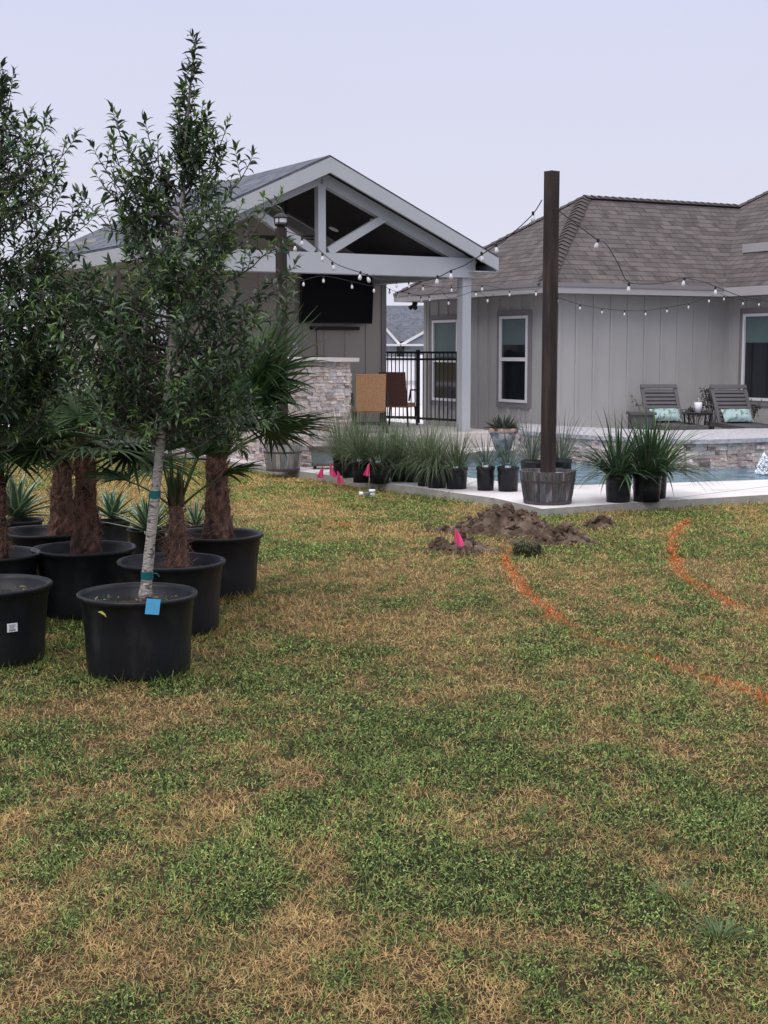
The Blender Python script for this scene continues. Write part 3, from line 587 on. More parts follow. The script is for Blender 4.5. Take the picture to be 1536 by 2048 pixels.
for s_ in (-1, 1):
    b = MB(); b.tube([(0, s_ * .03, -.03), (-.05, s_ * .1, -.09)], [.02, .045], 10); b.build('lamp_head', M['black'], t)
# ---------------------------------------------------------------- raised stone ledge beside the pool
LD = [(1034, 912), (1070, 915), (1120, 920), (1200, 926), (1300, 932), (1370, 936), (1450, 934), (1536, 930), (1700, 920), (1900, 908)]
lp = [G(px, py, .03) for px, py in LD]; zl = .40
t = thing('raised_ledge', 'long low stone ledge with pale coping beside the pool', 'retaining wall', (lp[0].x, lp[0].y, .0))
o3 = Vector((lp[0].x, lp[0].y, 0)); b = MB(); loc = [Vector((p.x, p.y, 0)) - o3 for p in lp]
for i, (p, q) in enumerate(zip(loc, loc[1:])):
    d = (q - p).normalized(); stones(b, p, q, -.02, zl - .055, (d.y, -d.x, 0), t0=.04, seed=20 + i)
b.build('stone_veneer', M['stone'], t)
b = MB(); back = [p + Vector((.15, 2.1, 0)) for p in loc]; nn = len(loc); fr = [p + Vector((0, -.09, 0)) for p in loc]
vs = [(p.x, p.y, z) for z in (zl - .055, zl) for p in fr + back]; m_ = 2 * nn
fs = []
for i in range(nn - 1): fs += [(m_ + i, m_ + i + 1, m_ + nn + i + 1, m_ + nn + i), (i, i + 1, m_ + i + 1, m_ + i), (nn + i, m_ + nn + i, m_ + nn + i + 1, nn + i + 1)]
fs += [(0, m_, m_ + nn, nn)]
b.add(vs, fs); b.build('coping', M['ledge'], t)
b = MB(); vs = [(p.x, p.y, z) for z in (-.02, zl - .056) for p in (loc[0], back[0])]; b.add(vs, [(0, 1, 3, 2)]); b.build('end_wall', M['cap'], t)
# ---------------------------------------------------------------- neighbour house and white fence, far
D_ = 90
def N(px, py, dd=0): return P(px, py, D_ + dd)
o3 = N(810, 749); t = thing('neighbor_house', 'distant grey roofed house seen past the pavilion', 'house', (o3.x, o3.y, 0)); o3.z = 0
b = MB(); e1, e2, r1, r2 = N(600, 683) - o3, N(960, 683) - o3, N(640, 611, 6) - o3, N(930, 611, 6) - o3; bk = Vector((0, 12, 0))
b.face([e1, e2, r2, r1], [(0, 0), (11, 0), (10, 6), (1, 6)]); b.face([e1, r1, e1 + bk], [(0, 0), (3, 5), (6, 0)]); b.face([e2, e2 + bk, r2], [(0, 0), (6, 0), (3, 5)]); b.face([r1, r2, e2 + bk, e1 + bk], [(0, 6), (9, 6), (10, 0), (0, 0)])
b.build('roof', M['roof_grey'], t)
b = MB(); zz = e1.z; b.box(e1.x + .3, e2.x - .3, .3, 11.5, 0, zz); b.build('wall', pm('neighbor_wall', (.5, .48, .48)), t)
for pxs, pk_, py_ in (((712, 800), 756, 640), ((802, 900), 852, 662)):
    L_, R_, T_ = N(pxs[0], 690, -2) - o3, N(pxs[1], 690, -2) - o3, N(pk_, py_, -2) - o3; bk = Vector((0, 5, 0))
    b = MB(); b.face([L_, R_, T_]); b.box(L_.x + .2, R_.x - .2, L_.y + .05, L_.y + 2.3, 0, L_.z - .01); b.build('gable_wall', pm('gable_siding', (.22, .25, .32)), t)
    b = MB(); b.face([L_, T_, T_ + bk, L_ + bk], [(0, 0), (0, 2), (5, 2), (5, 0)]); b.face([T_, R_, R_ + bk, T_ + bk], [(0, 0), (0, 2), (5, 2), (5, 0)]); b.build('gable_roof', M['roof_grey'], t)
    b = MB(); f_ = Vector((0, -.08, 0)); b.bar(L_ + f_, T_ + f_, .1, .16); b.bar(T_ + f_, R_ + f_, .1, .16); b.bar(L_ + f_ * 2.5, R_ + f_ * 2.5, .1, .13); b.build('gable_trim', M['white'], t)
t = thing('vinyl_fence', 'white privacy fence in the distance behind the black pickets', 'fence', (-1, 38, 0)); b = MB()
for i in range(40): b.box(i * .15, i * .15 + .146, 0, .03, .08, 1.32)
b.build('fence_panel', M['white'], t)
for z in (.06, .7, 1.33):
    b = MB(); b.box(0, 6, -.03, .06, z - .04, z + .04); b.build('rail', pm('fence_rail', (.5, .5, .53)), t)
for i in range(4):
    b = MB(); b.box(i * 1.98 - .06, i * 1.98 + .06, -.07, .07, 0, 1.42); b.build('post', M['white'], t)
# ---------------------------------------------------------------- light poles set in half barrels
def barrel_pole(cx, ybase, wtop, hpx, topy, name, label, rot, tone, lantern=False):
    p = G(cx, ybase, .08); rt_ = wtop / 2 * p.y / FPX; rb = rt_ * .83; c = p + Vector((p.x / p.y, 1, 0)) * rb; rt_ = wtop / 2 * c.y / FPX; rb = rt_ * .82; h = hpx * c.y / FPX
    t = thing(name, label, 'light pole', (c.x, c.y, .08), rot)
    br_ = MB(); n = 26; rr = random.Random(int(cx))
    for k in range(n):
        a0, a1 = 2 * math.pi * (k + .03) / n, 2 * math.pi * (k + .97) / n; g = tone * rr.uniform(.65, 1.25); hh = h * rr.uniform(.985, 1.01)
        col = (g, g * .95, g * .95); vs = []; cs = []
        lv = [(rb, 0), (rb + (rt_ - rb) * .25 + .006, h * .25), (rb + (rt_ - rb) * .7 + .006, h * .7), (rt_, hh)]
        for (r_, z) in lv:
            for (rr_, aa) in ((r_, a0), (r_, a1)): vs.append((rr_ * math.cos(aa), rr_ * math.sin(aa), z))
        for (r_, z) in lv[::-1]:
            for (rr_, aa) in ((r_ - .022, a0), (r_ - .022, a1)): vs.append((rr_ * math.cos(aa), rr_ * math.sin(aa), z))
        fs = [(2 * i, 2 * i + 1, 2 * i + 3, 2 * i + 2) for i in range(7)] + [(14, 15, 1, 0)]
        fs += [(0, 2, 4, 6, 8, 10, 12, 14)[::-1], (1, 3, 5, 7, 9, 11, 13, 15)]
        br_.add(vs, fs, col)
        top_c = (tone * 1.5, tone * 1.45, tone * 1.45)
        i0 = len(br_.c) - 16
        for j in (6, 7, 8, 9): br_.c[i0 + j] = top_c
        if rr.random() < .3:
            for j in (2, 3, 4, 5): br_.c[i0 + j] = tuple(x * rr.uniform(1.2, 1.9) for x in col)
    bo = br_.build('barrel', M['stave'], t)
    for z0, z1 in ((.0, .1), (.66, .74)):
        f = lambda q: rb + (rt_ - rb) * q + .0085
        b = MB(); b.lathe([(f(z0) - .004, h * z0 + .004), (f(z0), h * z0 + .005), (f(z1), h * z1), (f(z1) - .006, h * z1 + .001)], 40); b.f = b.f[:-2]; b.build('hoop', M['hoop'], bo)
    b = MB(); b.lathe([(rt_ - .03, h - .035), (.01, h - .03)], 26); b.build('fill', M['cement'], t)
    pz = CAMZ + (700 - topy) * c.y / FPX - .08; b = MB(); hw = .052
    b.add([(sx * hw * k, sy * hw * k, z) for z, k in ((h - .05, 1), (pz * .5, .99), (pz, 1.0)) for sx, sy in ((-1, -1), (1, -1), (1, 1), (-1, 1))],
          [(i * 4 + k, i * 4 + (k + 1) % 4, i * 4 + 4 + (k + 1) % 4, i * 4 + 4 + k) for i in range(2) for k in range(4)] + [(8, 9, 10, 11)])
    po = b.build('post', M['post'], t)
    if lantern:
        b = MB(); b.lathe([(.055, pz), (.055, pz + .02), (.075, pz + .025), (.085, pz + .05)], 8); b.lathe([(.09, pz + .125), (.095, pz + .13), (.06, pz + .165), (.01, pz + .18)], 8)
        for k in range(4):
            a_ = R(45 + 90 * k); b.tube([(.08 * math.cos(a_), .08 * math.sin(a_), pz + .05), (.085 * math.cos(a_), .085 * math.sin(a_), pz + .13)], .006, 5)
        ln_ = b.build('lantern', M['black'], t)
        b = MB(); b.lathe([(.05, pz + .05), (.07, pz + .07), (.07, pz + .115), (.05, pz + .128)], 12); b.build('lantern_glass', M['bulb'], ln_)
    return c, pz + .08
c1, top1 = barrel_pole(1095, 1011, 113, 66, 352, 'light_pole', 'tall dark pole in dark half barrel at the deck corner', R(38), .065)
c2, top2 = barrel_pole(566, 944, 79, 54, 462, 'light_pole', 'dark pole with solar lantern in pale half barrel by the bar', R(30), .19, True)
# ---------------------------------------------------------------- string lights
def strand(pts, bulbs, label, bs=1.0, rad=.005):
    # pts: (px, py, depth or None); depth interpolated
    ds = [(i, p[2]) for i, p in enumerate(pts) if len(p) > 2]; D_ = np.interp(range(len(pts)), [i for i, _ in ds], [d for _, d in ds])
    W3 = [P(p[0], p[1], d) for p, d in zip(pts, D_)]; o3 = W3[0].copy()
    t = thing('string_lights', label, 'string lights', o3, 0, 'string lights over the pool deck')
    fine = []
    for i in range(len(W3) - 1):
        p0, p1, p2, p3 = W3[max(i - 1, 0)], W3[i], W3[i + 1], W3[min(i + 2, len(W3) - 1)]
        for k in range(4):
            s = k / 4; fine.append(.5 * ((2 * p1) + (p2 - p0) * s + (2 * p0 - 5 * p1 + 4 * p2 - p3) * s * s + (3 * p1 - p0 - 3 * p2 + p3) * s ** 3) - o3)
    fine.append(W3[-1] - o3); b = MB(); b.tube(fine, rad, 5); b.build('cable', M['cable'], t)
    xs = [p[0] for p in pts]; srt = np.argsort(xs)
    for (bx, by, sw) in bulbs:
        d = float(np.interp(bx, np.array(xs)[srt], D_[srt])); c = P(bx, by, d) - o3
        ax = Vector((sw, random.uniform(-.15, .15), -1)).normalized(); q = Vector((0, 0, -1)).rotation_difference(ax).to_matrix().to_4x4(); Mx = Matrix.Translation(c) @ q
        b = MB(); b.lathe([(.004, -.045 * bs), (.020 * bs, -.038 * bs), (.026 * bs, -.018 * bs), (.024 * bs, 0), (.014 * bs, .03 * bs), (.012 * bs, .036 * bs)], 10); b.v = [tuple(Mx @ Vector(v)) for v in b.v]; bu = b.build('bulb', M['bulb'], t, True)
        b = MB(); b.lathe([(.014 * bs, .034 * bs), (.016 * bs, .04 * bs), (.016 * bs, .075 * bs), (.006, .082 * bs)], 8); b.v = [tuple(Mx @ Vector(v)) for v in b.v]; b.build('socket', M['cable'], bu)
strand([(1084, 400, 13.2), (1066, 428), (1035, 458), (1010, 480), (990, 492), (965, 508), (930, 530), (903, 541), (872, 556), (840, 563), (800, 563), (765, 560), (735, 550), (718, 544), (690, 535), (668, 525), (645, 506), (620, 486), (605, 474), (572, 462, 17.1)],
       [(1066, 437, 0), (993, 500, .1), (964, 517, .1), (902, 552, 0), (874, 563, -.1), (737, 559, .35), (720, 554, -.1), (667, 535, .3), (645, 517, 0), (604, 486, 0), (590, 497, 0)], 'nearer string of big bulbs sagging between the two dark poles', .8)
strand([(574, 566, 18.5), (607, 560), (647, 552), (704, 563), (748, 572), (790, 566), (820, 564), (846, 570), (872, 574), (905, 576), (964, 570), (1019, 580), (1078, 578, 21.7)],
       [(607, 568, 0), (647, 561, 0), (704, 573, .1), (748, 581, 0), (793, 571, 0), (818, 572, .1), (846, 577, 0), (903, 580, 0), (964, 578, 0), (1019, 589, 0), (1072, 588, 0)], 'string of small bulbs crossing under the pavilion beam to the house', .66, .0035)
strand([(772, 574, 22), (779, 578), (795, 584), (818, 586), (842, 592), (860, 590), (880, 580), (897, 596), (925, 590), (952, 582), (975, 594), (990, 588, 21.5)],
       [(779, 584, 0), (795, 591, 0), (818, 592, 0), (842, 600, .1), (859, 599, .2), (897, 606, .1), (952, 589, 0), (975, 601, 0)], 'tangle of small bulbs hanging at the left eave of the house', .66, .0035)
strand([(1110, 416, 13.2), (1150, 446), (1195, 480), (1208, 484), (1222, 502), (1240, 535), (1257, 564), (1300, 568), (1340, 563), (1367, 556), (1400, 562), (1434, 574), (1480, 592), (1540, 604, 19)],
       [(1193, 491, -.3), (1257, 578, -.1), (1367, 566, -.2), (1431, 584, 0)], 'string of big bulbs sagging right from the tall pole over the house roof', .85)
strand([(1112, 594, 21.8), (1160, 609), (1205, 617), (1250, 621), (1291, 621), (1334, 615), (1377, 607), (1418, 594), (1438, 586, 23.2)],
       [(1115, 602, 0), (1160, 616, 0), (1204, 624, 0), (1249, 628, 0), (1291, 628, 0), (1334, 622, 0), (1377, 614, 0), (1418, 602, 0)], 'string of small bulbs swagged across the bright house wall', .62, .0035)
strand([(1440, 587, 23.2), (1465, 596), (1486, 600), (1518, 602), (1550, 598, 22.5)], [(1448, 598, 0), (1486, 607, 0), (1518, 609, 0)], 'short string of small bulbs above the far right window', .62, .0035)
# ---------------------------------------------------------------- chairs in the pavilion, trough, loungers
def wick_chair(px, py, D, rz, back_m, name, label, seat_h=.40):
    p = P(px, py, D); t = thing(name, label, 'chair', (p.x, p.y, FZ), rz, 'wicker chairs in the pavilion')
    Mb = Matrix.Translation((0, .22, seat_h)) @ Matrix.Rotation(R(-12), 4, 'X'); b = MB(); b.box(-.225, .225, -.018, .018, -.06, .50, Mb); b.build('backrest', back_m, t)
    b = MB(); b.box(-.22, .22, -.22, .20, seat_h - .09, seat_h - .02); b.build('seat', M['wicker'], t)
    for sx in (-1, 1):
        for sy in (-1, 1):
            b = MB(); b.tube([(sx * .22, sy * .2, seat_h - .08), (sx * .25, sy * .24, 0)], .018, 6); b.build('leg', M['black'], t)
        b = MB(); b.tube([(sx * .26, .22, seat_h + .02), (sx * .27, .16, seat_h + .2), (sx * .27, -.18, seat_h + .19), (sx * .26, -.22, seat_h - .03)], .016, 6); b.build('armrest', M['black'], t)
    b = MB(); b.tube([(-.24, -.22, .14), (.24, -.22, .14), (.24, .22, .14), (-.24, .22, .14), (-.24, -.22, .14)], .013, 6); b.build('footrest', M['black'], t)
wick_chair(738, 800, 21.6, R(186), M['wicker'], 'wicker_chair', 'tan wicker chair with its back to us, beside the stone bar')
wick_chair(797, 800, 23.6, R(160), M['wickerb'], 'wicker_chair', 'brown wicker chair turned half away, against the black fence')
p = G(650, 939, .08); t = thing('trough_planter', 'grey blue trough planter on casters beside the bar', 'planter', (p.x, p.y + .12, .08), R(3)); b = MB(); sx, sy = .20, .12
def taper(b, z0, z1, k0, k1, sx=sx, sy=sy): b.add([(s * sx * k, q * sy * k, z) for z, k in ((z0, k0), (z1, k1)) for s, q in ((-1, -1), (1, -1), (1, 1), (-1, 1))], [(0, 3, 2, 1), (4, 5, 6, 7), (0, 1, 5, 4), (1, 2, 6, 5), (2, 3, 7, 6), (3, 0, 4, 7)])
taper(b, .05, .27, .8, .95); b.build('body', M['trough'], t)
b = MB(); taper(b, .221, .275, 1.0, 1.03); b.build('rim', M['hoop'], t); b = MB(); taper(b, .04, .07, .86, .86); b.build('base', M['hoop'], t)
for s in (-1, 1):
    for q in (-1, 1): b = MB(); b.tube([(s * .13, q * .07 - .012, .022), (s * .13, q * .07 + .012, .022)], .022, 12); b.build('caster', M['black'], t)
def lounger(px, D, rz, label, plabel):
    p = P(px, 850, D); t = thing('sun_lounger', label, 'sun lounger', (p.x, p.y, .1), rz, 'sun loungers by the pool')
    b = MB(); sh = .30
    for s in (-1, 1): b.box(s * .30 - .025, s * .30 + .025, -1.25, .55, sh - .05, sh + .02)
    b.box(-.325, .325, -1.29, -1.251, sh - .05, sh + .02); b.build('frame', M['lounger'], t)
    b = MB()
    for k in range(13): b.box(-.274, .274, -1.22 + k * .092, -1.22 + k * .092 + .07, sh - .01, sh + .012)
    b.build('seat', M['lounger'], t)
    Mb = Matrix.Translation((0, 0, sh)) @ Matrix.Rotation(R(52), 4, 'X'); b = MB()
    for s in (-1, 1): b.box(s * .27 - .028, s * .27 + .028, 0, .72, 0, .03, Mb)
    for k in range(8): b.box(-.241, .241, .05 + k * .076, .05 + k * .076 + .05, .003, .022, Mb)
    b.box(-.298, .298, .66, .73, .031, .045, Mb); b.box(-.241, .241, .002, .66, -.004, 0, Mb); b.build('backrest', M['lounger'], t)
    for s in (-1, 1):
        for y in (-1.1, .42): b = MB(); b.box(s * .3 - .03, s * .3 + .03, y - .03, y + .03, 0, sh - .051); b.build('leg', M['lounger'], t)
    c = Matrix.Translation(t.location) @ Matrix.Rotation(rz, 4, 'Z') @ Vector((0, -.13, sh + .012))
    b = MB(); n = 9; gx = [[(-1 + 2 * i / (n - 1), -1 + 2 * j / (n - 1)) for i in range(n)] for j in range(n)]
    Mp = Matrix.Rotation(R(48), 4, 'X')
    for s in (1, -1):
        vs = []
        for row in gx:
            for (x, y) in row: vs.append(Mp @ Vector((x * .245 * (1 - .07 * (1 - y * y)), .14 + y * .13 * (1 - .1 * (1 - x * x)), s * .07 * ((1 - x ** 4) * (1 - y ** 4)) ** .5 + .02)))
        b.add(vs, [((j * n + i), j * n + i + 1, (j + 1) * n + i + 1, (j + 1) * n + i)[::s] for i in range(n - 1) for j in range(n - 1)])
    o = b.build('pillow', M['pillow'], None, True, loc=c); o.rotation_euler = (0, 0, rz); tag(o, plabel, 'pillow', 'floral pillows on the loungers')
lounger(1329, 22.5, R(4), 'grey slatted sun lounger left of the small black table', 'pale blue floral pillow on the lounger left of the table')
lounger(1472, 22.3, R(6), 'grey slatted sun lounger under the far right window', 'pale blue floral pillow on the lounger under the window')
p = P(1394, 850, 22.0); t = thing('side_table', 'small black side table between the two loungers', 'side table', (p.x, p.y, .1)); hz = CAMZ - (824 - 700) * 22 / FPX - .1
b = MB(); b.box(-.2, .2, -.2, .2, hz - .03, hz); b.build('tabletop', M['black'], t)
for s in (-1, 1):
    for q in (-1, 1): b = MB(); b.tube([(s * .17, q * .17, hz - .031), (s * .12, q * .12, 0)], .014, 6); b.build('leg', M['black'], t)
t2 = thing('planter_cup', 'small white cup planter on the black side table', 'planter', (p.x, p.y - .05, .1 + hz)); b = MB(); b.lathe([(.045, 0), (.062, .16), (.055, .16), (.05, .12)], 18); b.build('cup', M['white'], t2, True)
b = MB(); b.tube([(0, 0, .11), (.01, 0, .19), (0, 0, .25)], .004, 5)
for k in range(5): b.ribbon((0, 0, .24), (math.cos(k * 1.3), math.sin(k * 1.3), .6), .05, .02, 1, 3, (.05, .07, .04))
b.build('sprig', M['straw'], t2)
p = P(1278, 850, 22.2); b = MB(); b.box(-.14, .2, -.2, .2, 0, hz - .04); b.box(-.17, .23, -.23, .23, hz - .039, hz); tag(b.build('deck_box', M['lounger'], None, loc=(p.x, p.y, .1)), 'dark grey storage box left of the loungers', 'storage box')
# ---------------------------------------------------------------- foliage toolkit
LV = np.array([(0, 0, 0), (.3, -.42, .10), (.3, .42, .10), (.7, -.31, -.02), (.7, .31, -.02), (1, 0, -.27), (.3, 0, .03), (.7, 0, -.07)])
LF = [(0, 6, 1), (0, 2, 6), (5, 3, 7), (5, 7, 4)]; LQ = [(1, 6, 7, 3), (6, 2, 4, 7)]
def leaves(b, Pp, Dd, Ln, Wd, Cc):
    """many pointed leaves at once: base Pp, axis Dd, length, width, colour"""
    Pp, Dd, Ln, Wd, Cc = map(np.asarray, (Pp, Dd, Ln, Wd, Cc)); n = len(Pp); Dd = Dd / np.linalg.norm(Dd, axis=1)[:, None]
    up = rng.normal(0, .45, (n, 3)); up[:, 2] += 1; S = np.cross(Dd, up); S /= np.linalg.norm(S, axis=1)[:, None]; U = np.cross(S, Dd)
    V = Pp[:, None] + Dd[:, None] * (LV[None, :, :1] * Ln[:, None, None]) + S[:, None] * (LV[None, :, 1:2] * Wd[:, None, None]) + U[:, None] * (LV[None, :, 2:] * Ln[:, None, None] * 1.0)
    n0 = len(b.v); b.v.extend(map(tuple, V.reshape(-1, 3).tolist())); b.c.extend(map(tuple, np.repeat(Cc, 8, 0).tolist()))
    for i in range(n):
        k = n0 + i * 8; b.f.extend([tuple(k + j for j in f) for f in LF + LQ])
def pot_mesh(t, rt_, rb, h, seed=0, soil=True, soild=.085):
    rr = random.Random(seed); a1, a2 = rr.uniform(0, 6), rr.uniform(0, 6); wp = lambda th, z: 1 + .018 * math.sin(2 * th + a1) * z / h + .008 * math.sin(5 * th + a2) * z / h
    k = rt_ / .29
    b = MB(); b.lathe([(rb - .012, 0), (rb, .012), (rb + (rt_ - rb) * .12, h * .12), (rb + (rt_ * .93 - rb) * .5, h * .5), (rt_ * .925, h * .815), (rt_ * .935, h * .825), (rt_ * .945, h - .030 * k), (rt_ * .985, h - .026 * k), (rt_ + .002 * k, h - .016 * k), (rt_ + .003 * k, h - .006 * k), (rt_ - .003 * k, h), (rt_ - .016 * k, h - .002), (rt_ - .024 * k, h - .02 * k), (rt_ - .04 * k, h - soild - .03), (.02, h - soild - .035)], 56, warp=wp)
    p = b.build('pot', M['pot'], t, True)
    if soil:
        s = MB(); R0 = rt_ - .03 * k; vs = []; fs = []; n = 36; rings = 9
        for j in range(rings + 1):
            for i in range(n):
                r_ = R0 * j / rings; th = 2 * math.pi * i / n; vs.append((r_ * math.cos(th), r_ * math.sin(th), h - soild + rr.uniform(-.006, .010) + .012 * (1 - j / rings)))
        fs = [(j * n + i, j * n + (i + 1) % n, (j + 1) * n + (i + 1) % n, (j + 1) * n + i) for j in range(rings) for i in range(n)]; s.add(vs, fs); so_ = s.build('soil', M['soil'], t)
    return p
def base_at(cx, yb, wrim, taper_=.84):
    p = G(cx, yb); r = wrim / 2 * p.y / FPX; d = Vector((p.x, p.y, 0)).normalized(); rb = r * taper_; c = p + d * rb; r = wrim / 2 * c.y / FPX
    return c, r, r * taper_
BIG = 'large black nursery pots on the lawn'
def bez(p0, p1, p2, n):
    return [p0 * (1 - s) ** 2 + p1 * 2 * s * (1 - s) + p2 * s * s for s in (i / n for i in range(n + 1))]
def tree(name, label, cx, yb, wrim, hpot, trunk_px, env, shoots, nbr, seed, tapes, group):
    c, r, rb = base_at(cx, yb, wrim); rr = random.Random(seed); t = thing(name, label, 'potted tree', (c.x, c.y, 0), 0, group)
    po = pot_mesh(t, r, rb, hpot, seed); D = c.y; C = Vector((c.x, c.y, 0))
    tp = [P(x, y, D + dd) - C for x, y, dd in trunk_px]; n = len(tp)
    fine = []; rad = []
    for i in range(n - 1):
        p0, p1, p2, p3 = tp[max(i - 1, 0)], tp[i], tp[i + 1], tp[min(i + 2, n - 1)]
        for k in range(5):
            s = k / 5; fine.append(.5 * ((2 * p1) + (p2 - p0) * s + (2 * p0 - 5 * p1 + 4 * p2 - p3) * s * s + (3 * p1 - p0 - 3 * p2 + p3) * s ** 3))
    fine.append(tp[-1]); H0, H1 = fine[0].z, fine[-1].z
    rad = [.0245 * (1 - (q.z - H0) / (H1 - H0)) ** .8 + .0025 for q in fine]; rad = [q * (1 + rr.uniform(-.05, .05)) + (.006 if i < 2 else 0) for i, q in enumerate(rad)]
    b = MB(); b.tube(fine, rad, 12); tr = b.build('trunk', M['bark'], t, True)
    def at_z(z):
        for p, q in zip(fine, fine[1:]):
            if q.z >= z: s = (z - p.z) / max(1e-6, q.z - p.z); return p.lerp(q, max(0, min(1, s)))
        return fine[-1]
    for ty in tapes:
        z = CAMZ + (700 - ty) * D / FPX; q = at_z(z); ra = np.interp(z, [p.z for p in fine], rad) + .003
        b = MB(); b.tube([q - Vector((0, 0, .018)), q + Vector((0, 0, .018))], ra, 14); b.tube([q + Vector((ra, -.01, .01)), q + Vector((ra + .02, -.015, .012)), q + Vector((ra + .03, -.01, -.005))], .003, 4); b.build('tie_tape', M['tape'], t)
    bw = MB(); LP, LD_, LL, LW, LC = [], [], [], [], []
    def leafcol(young, depth):
        if young: g = rr.uniform(.8, 1.3); return (.125 * g, .21 * g, .055 * g)
        g = rr.uniform(.6, 1.35) * mood[1]; return (.040 * g, .072 * g, .038 * g) if rr.random() < .65 else (.065 * g, .115 * g, .045 * g)
    def leaf(p, d, young, k=1.):
        LP.append(tuple(p)); LD_.append(tuple(d)); l = rr.uniform(.038, .072) * k * (.72 if young else 1); LL.append(l); LW.append(l * rr.uniform(.27, .38)); LC.append(leafcol(young, 0))
    def twig(p, d, ln, young):
        m = p + d * ln * .5; e = m + (d + Vector((0, 0, .45))).normalized() * ln * .5; pts = bez(p, m, e, 4); bw.tube(pts, [.0026, .0022, .0018, .0014, .001], 4, cap=False)
        nl = int(ln / .0125) + 2
        for i in range(nl):
            s = (i + .6) / nl; q = pts[min(3, int(s * 4))].lerp(pts[min(3, int(s * 4)) + 1], s * 4 % 1); ax = (pts[-1] - pts[0]).normalized(); th = i * 2.4 + rr.uniform(-.4, .4)
            a = ax.orthogonal().normalized(); bb = ax.cross(a); o = a * math.cos(th) + bb * math.sin(th)
            leaf(q, ax * (.25 + .5 * s) + o + Vector((0, 0, rr.uniform(-.25, .35))), young and s > .5)
        for k in range(3): leaf(pts[-1], (pts[-1] - pts[-2]).normalized() + Vector((rr.uniform(-.5, .5), rr.uniform(-.5, .5), rr.uniform(-.1, .4))), young)
    mood = [.4, 1.]
    def branch(tgt, zs, dense=1.):
        mood[0] = rr.choice((.15, .4, .85)); mood[1] = rr.uniform(.7, 1.45); dense *= rr.uniform(.7, 1.1)
        s0 = at_z(zs); d = tgt - s0; ln = d.length; mid = s0 + Vector((d.x * .62, d.y * .62, d.z * .30)); nn = 8; pts = bez(s0, mid, tgt, nn)
        pts = [p + Vector((rr.uniform(-1, 1), rr.uniform(-1, 1), rr.uniform(-1, 1))) * .012 if 0 < i < nn else p for i, p in enumerate(pts)]
        r0 = .003 + .006 * min(1, ln); bw.tube(pts, [r0 * (1 - .8 * i / nn) + .001 for i in range(nn + 1)], 5, cap=False)
        nt_ = max(3, int(ln / .06 * dense))
        for i in range(nt_):
            s = .22 + .78 * (i + rr.random()) / nt_; s = min(s, .999); k = int(s * nn); q = pts[k].lerp(pts[k + 1], s * nn - k); ax = (pts[k + 1] - pts[k]).normalized()
            th = rr.uniform(0, 6.28); a = ax.orthogonal().normalized(); bb = ax.cross(a); o = a * math.cos(th) + bb * math.sin(th)
            twig(q, (ax * .8 + o * .9 + Vector((0, 0, .3))).normalized(), rr.uniform(.05, .13), rr.random() < mood[0])
        twig(pts[-1], (pts[-1] - pts[-2]).normalized(), rr.uniform(.06, .11), rr.random() < .5)
    ys = [e[0] for e in env]
    for i in range(nbr):
        y = ys[0] + (ys[-1] - ys[0]) * ((i + rr.random()) / nbr) ** .66; ex = np.interp(y, ys, [e[1] for e in env]); er = np.interp(y, ys, [e[2] for e in env]) * D / FPX
        c_ = P(ex, y, D) - C; th = rr.uniform(0, 6.28); k = rr.uniform(.25, 1.0) ** .75; tg = c_ + Vector((math.cos(th) * er * k, math.sin(th) * er * k * .85, rr.uniform(-.03, .03)))
        zs_ = max(fine[0].z + rr.uniform(.66, .95), tg.z - er * k * rr.uniform(.3, 1.0) - .04); branch(tg, min(zs_, fine[-1].z - .15), 1.)
    for (x, y, ysrc, dd) in shoots:
        branch(P(x, y, D + dd) - C, CAMZ + (700 - ysrc) * D / FPX, .9)
    zl_ = CAMZ + (700 - env[0][0] - 160) * D / FPX; q = zl_
    while q < fine[-1].z:       # leaves and side twigs straight from the leader
        s0 = at_z(q); th = rr.uniform(0, 6.28); top = (q - zl_) / (fine[-1].z - zl_)
        twig(s0, Vector((math.cos(th), math.sin(th), .9 + top)).normalized(), rr.uniform(.04, .09) * (1.15 - .65 * top), top < .5 and rr.random() < .3); q += .026
    bw.build('branches', M['twig'], t)
    b = MB(); leaves(b, LP, LD_, LL, LW, LC); b.build('crown', M['leaf'], t)
    print(name, 'leaves', len(LP)); return t, c, r, rb
EN1 = [(235, 372, 20), (262, 372, 40), (300, 368, 60), (360, 360, 85), (420, 350, 118), (480, 350, 150), (540, 345, 178), (600, 338, 195), (680, 325, 205), (760, 325, 200), (820, 340, 185), (870, 350, 160)]
t1, tc1, tr1, trb1 = tree('potted_tree', 'broadleaf tree with pale trunk and blue tag in the front black pot', 279, 1367, 244, .395,
    [(290, 1197, 0), (298, 1110, 0), (311, 985, 0), (322, 880, 0), (334, 790, .0), (343, 690, .02), (352, 590, .0), (360, 480, 0), (366, 370, .02), (372, 270, 0), (381, 170, 0), (392, 78, 0)], EN1,
    [(238, 262, 420, 0), (225, 300, 440, .08), (205, 330, 470, .05), (215, 380, 500, -.1), (270, 330, 450, .1), (430, 330, 430, .0), (400, 290, 400, .1), (300, 285, 400, -.05), (448, 270, 400, .05), (492, 340, 470, 0), (185, 420, 520, 0), (540, 420, 560, 0), (548, 500, 600, -.1), (150, 620, 700, -.1), (140, 545, 640, .0), (560, 560, 650, .1), (470, 890, 870, -.1), (560, 620, 720, 0), (100, 610, 700, .1), (365, 190, 300, 0), (355, 235, 330, 0)], 142, 5, (1153, 988, 830), BIG)
EN2 = [(240, -2, 45), (290, 5, 80), (340, 5, 105), (420, -5, 125), (480, 5, 140), (560, 20, 165), (640, 25, 195), (720, 15, 195), (790, -5, 150), (850, -30, 100)]
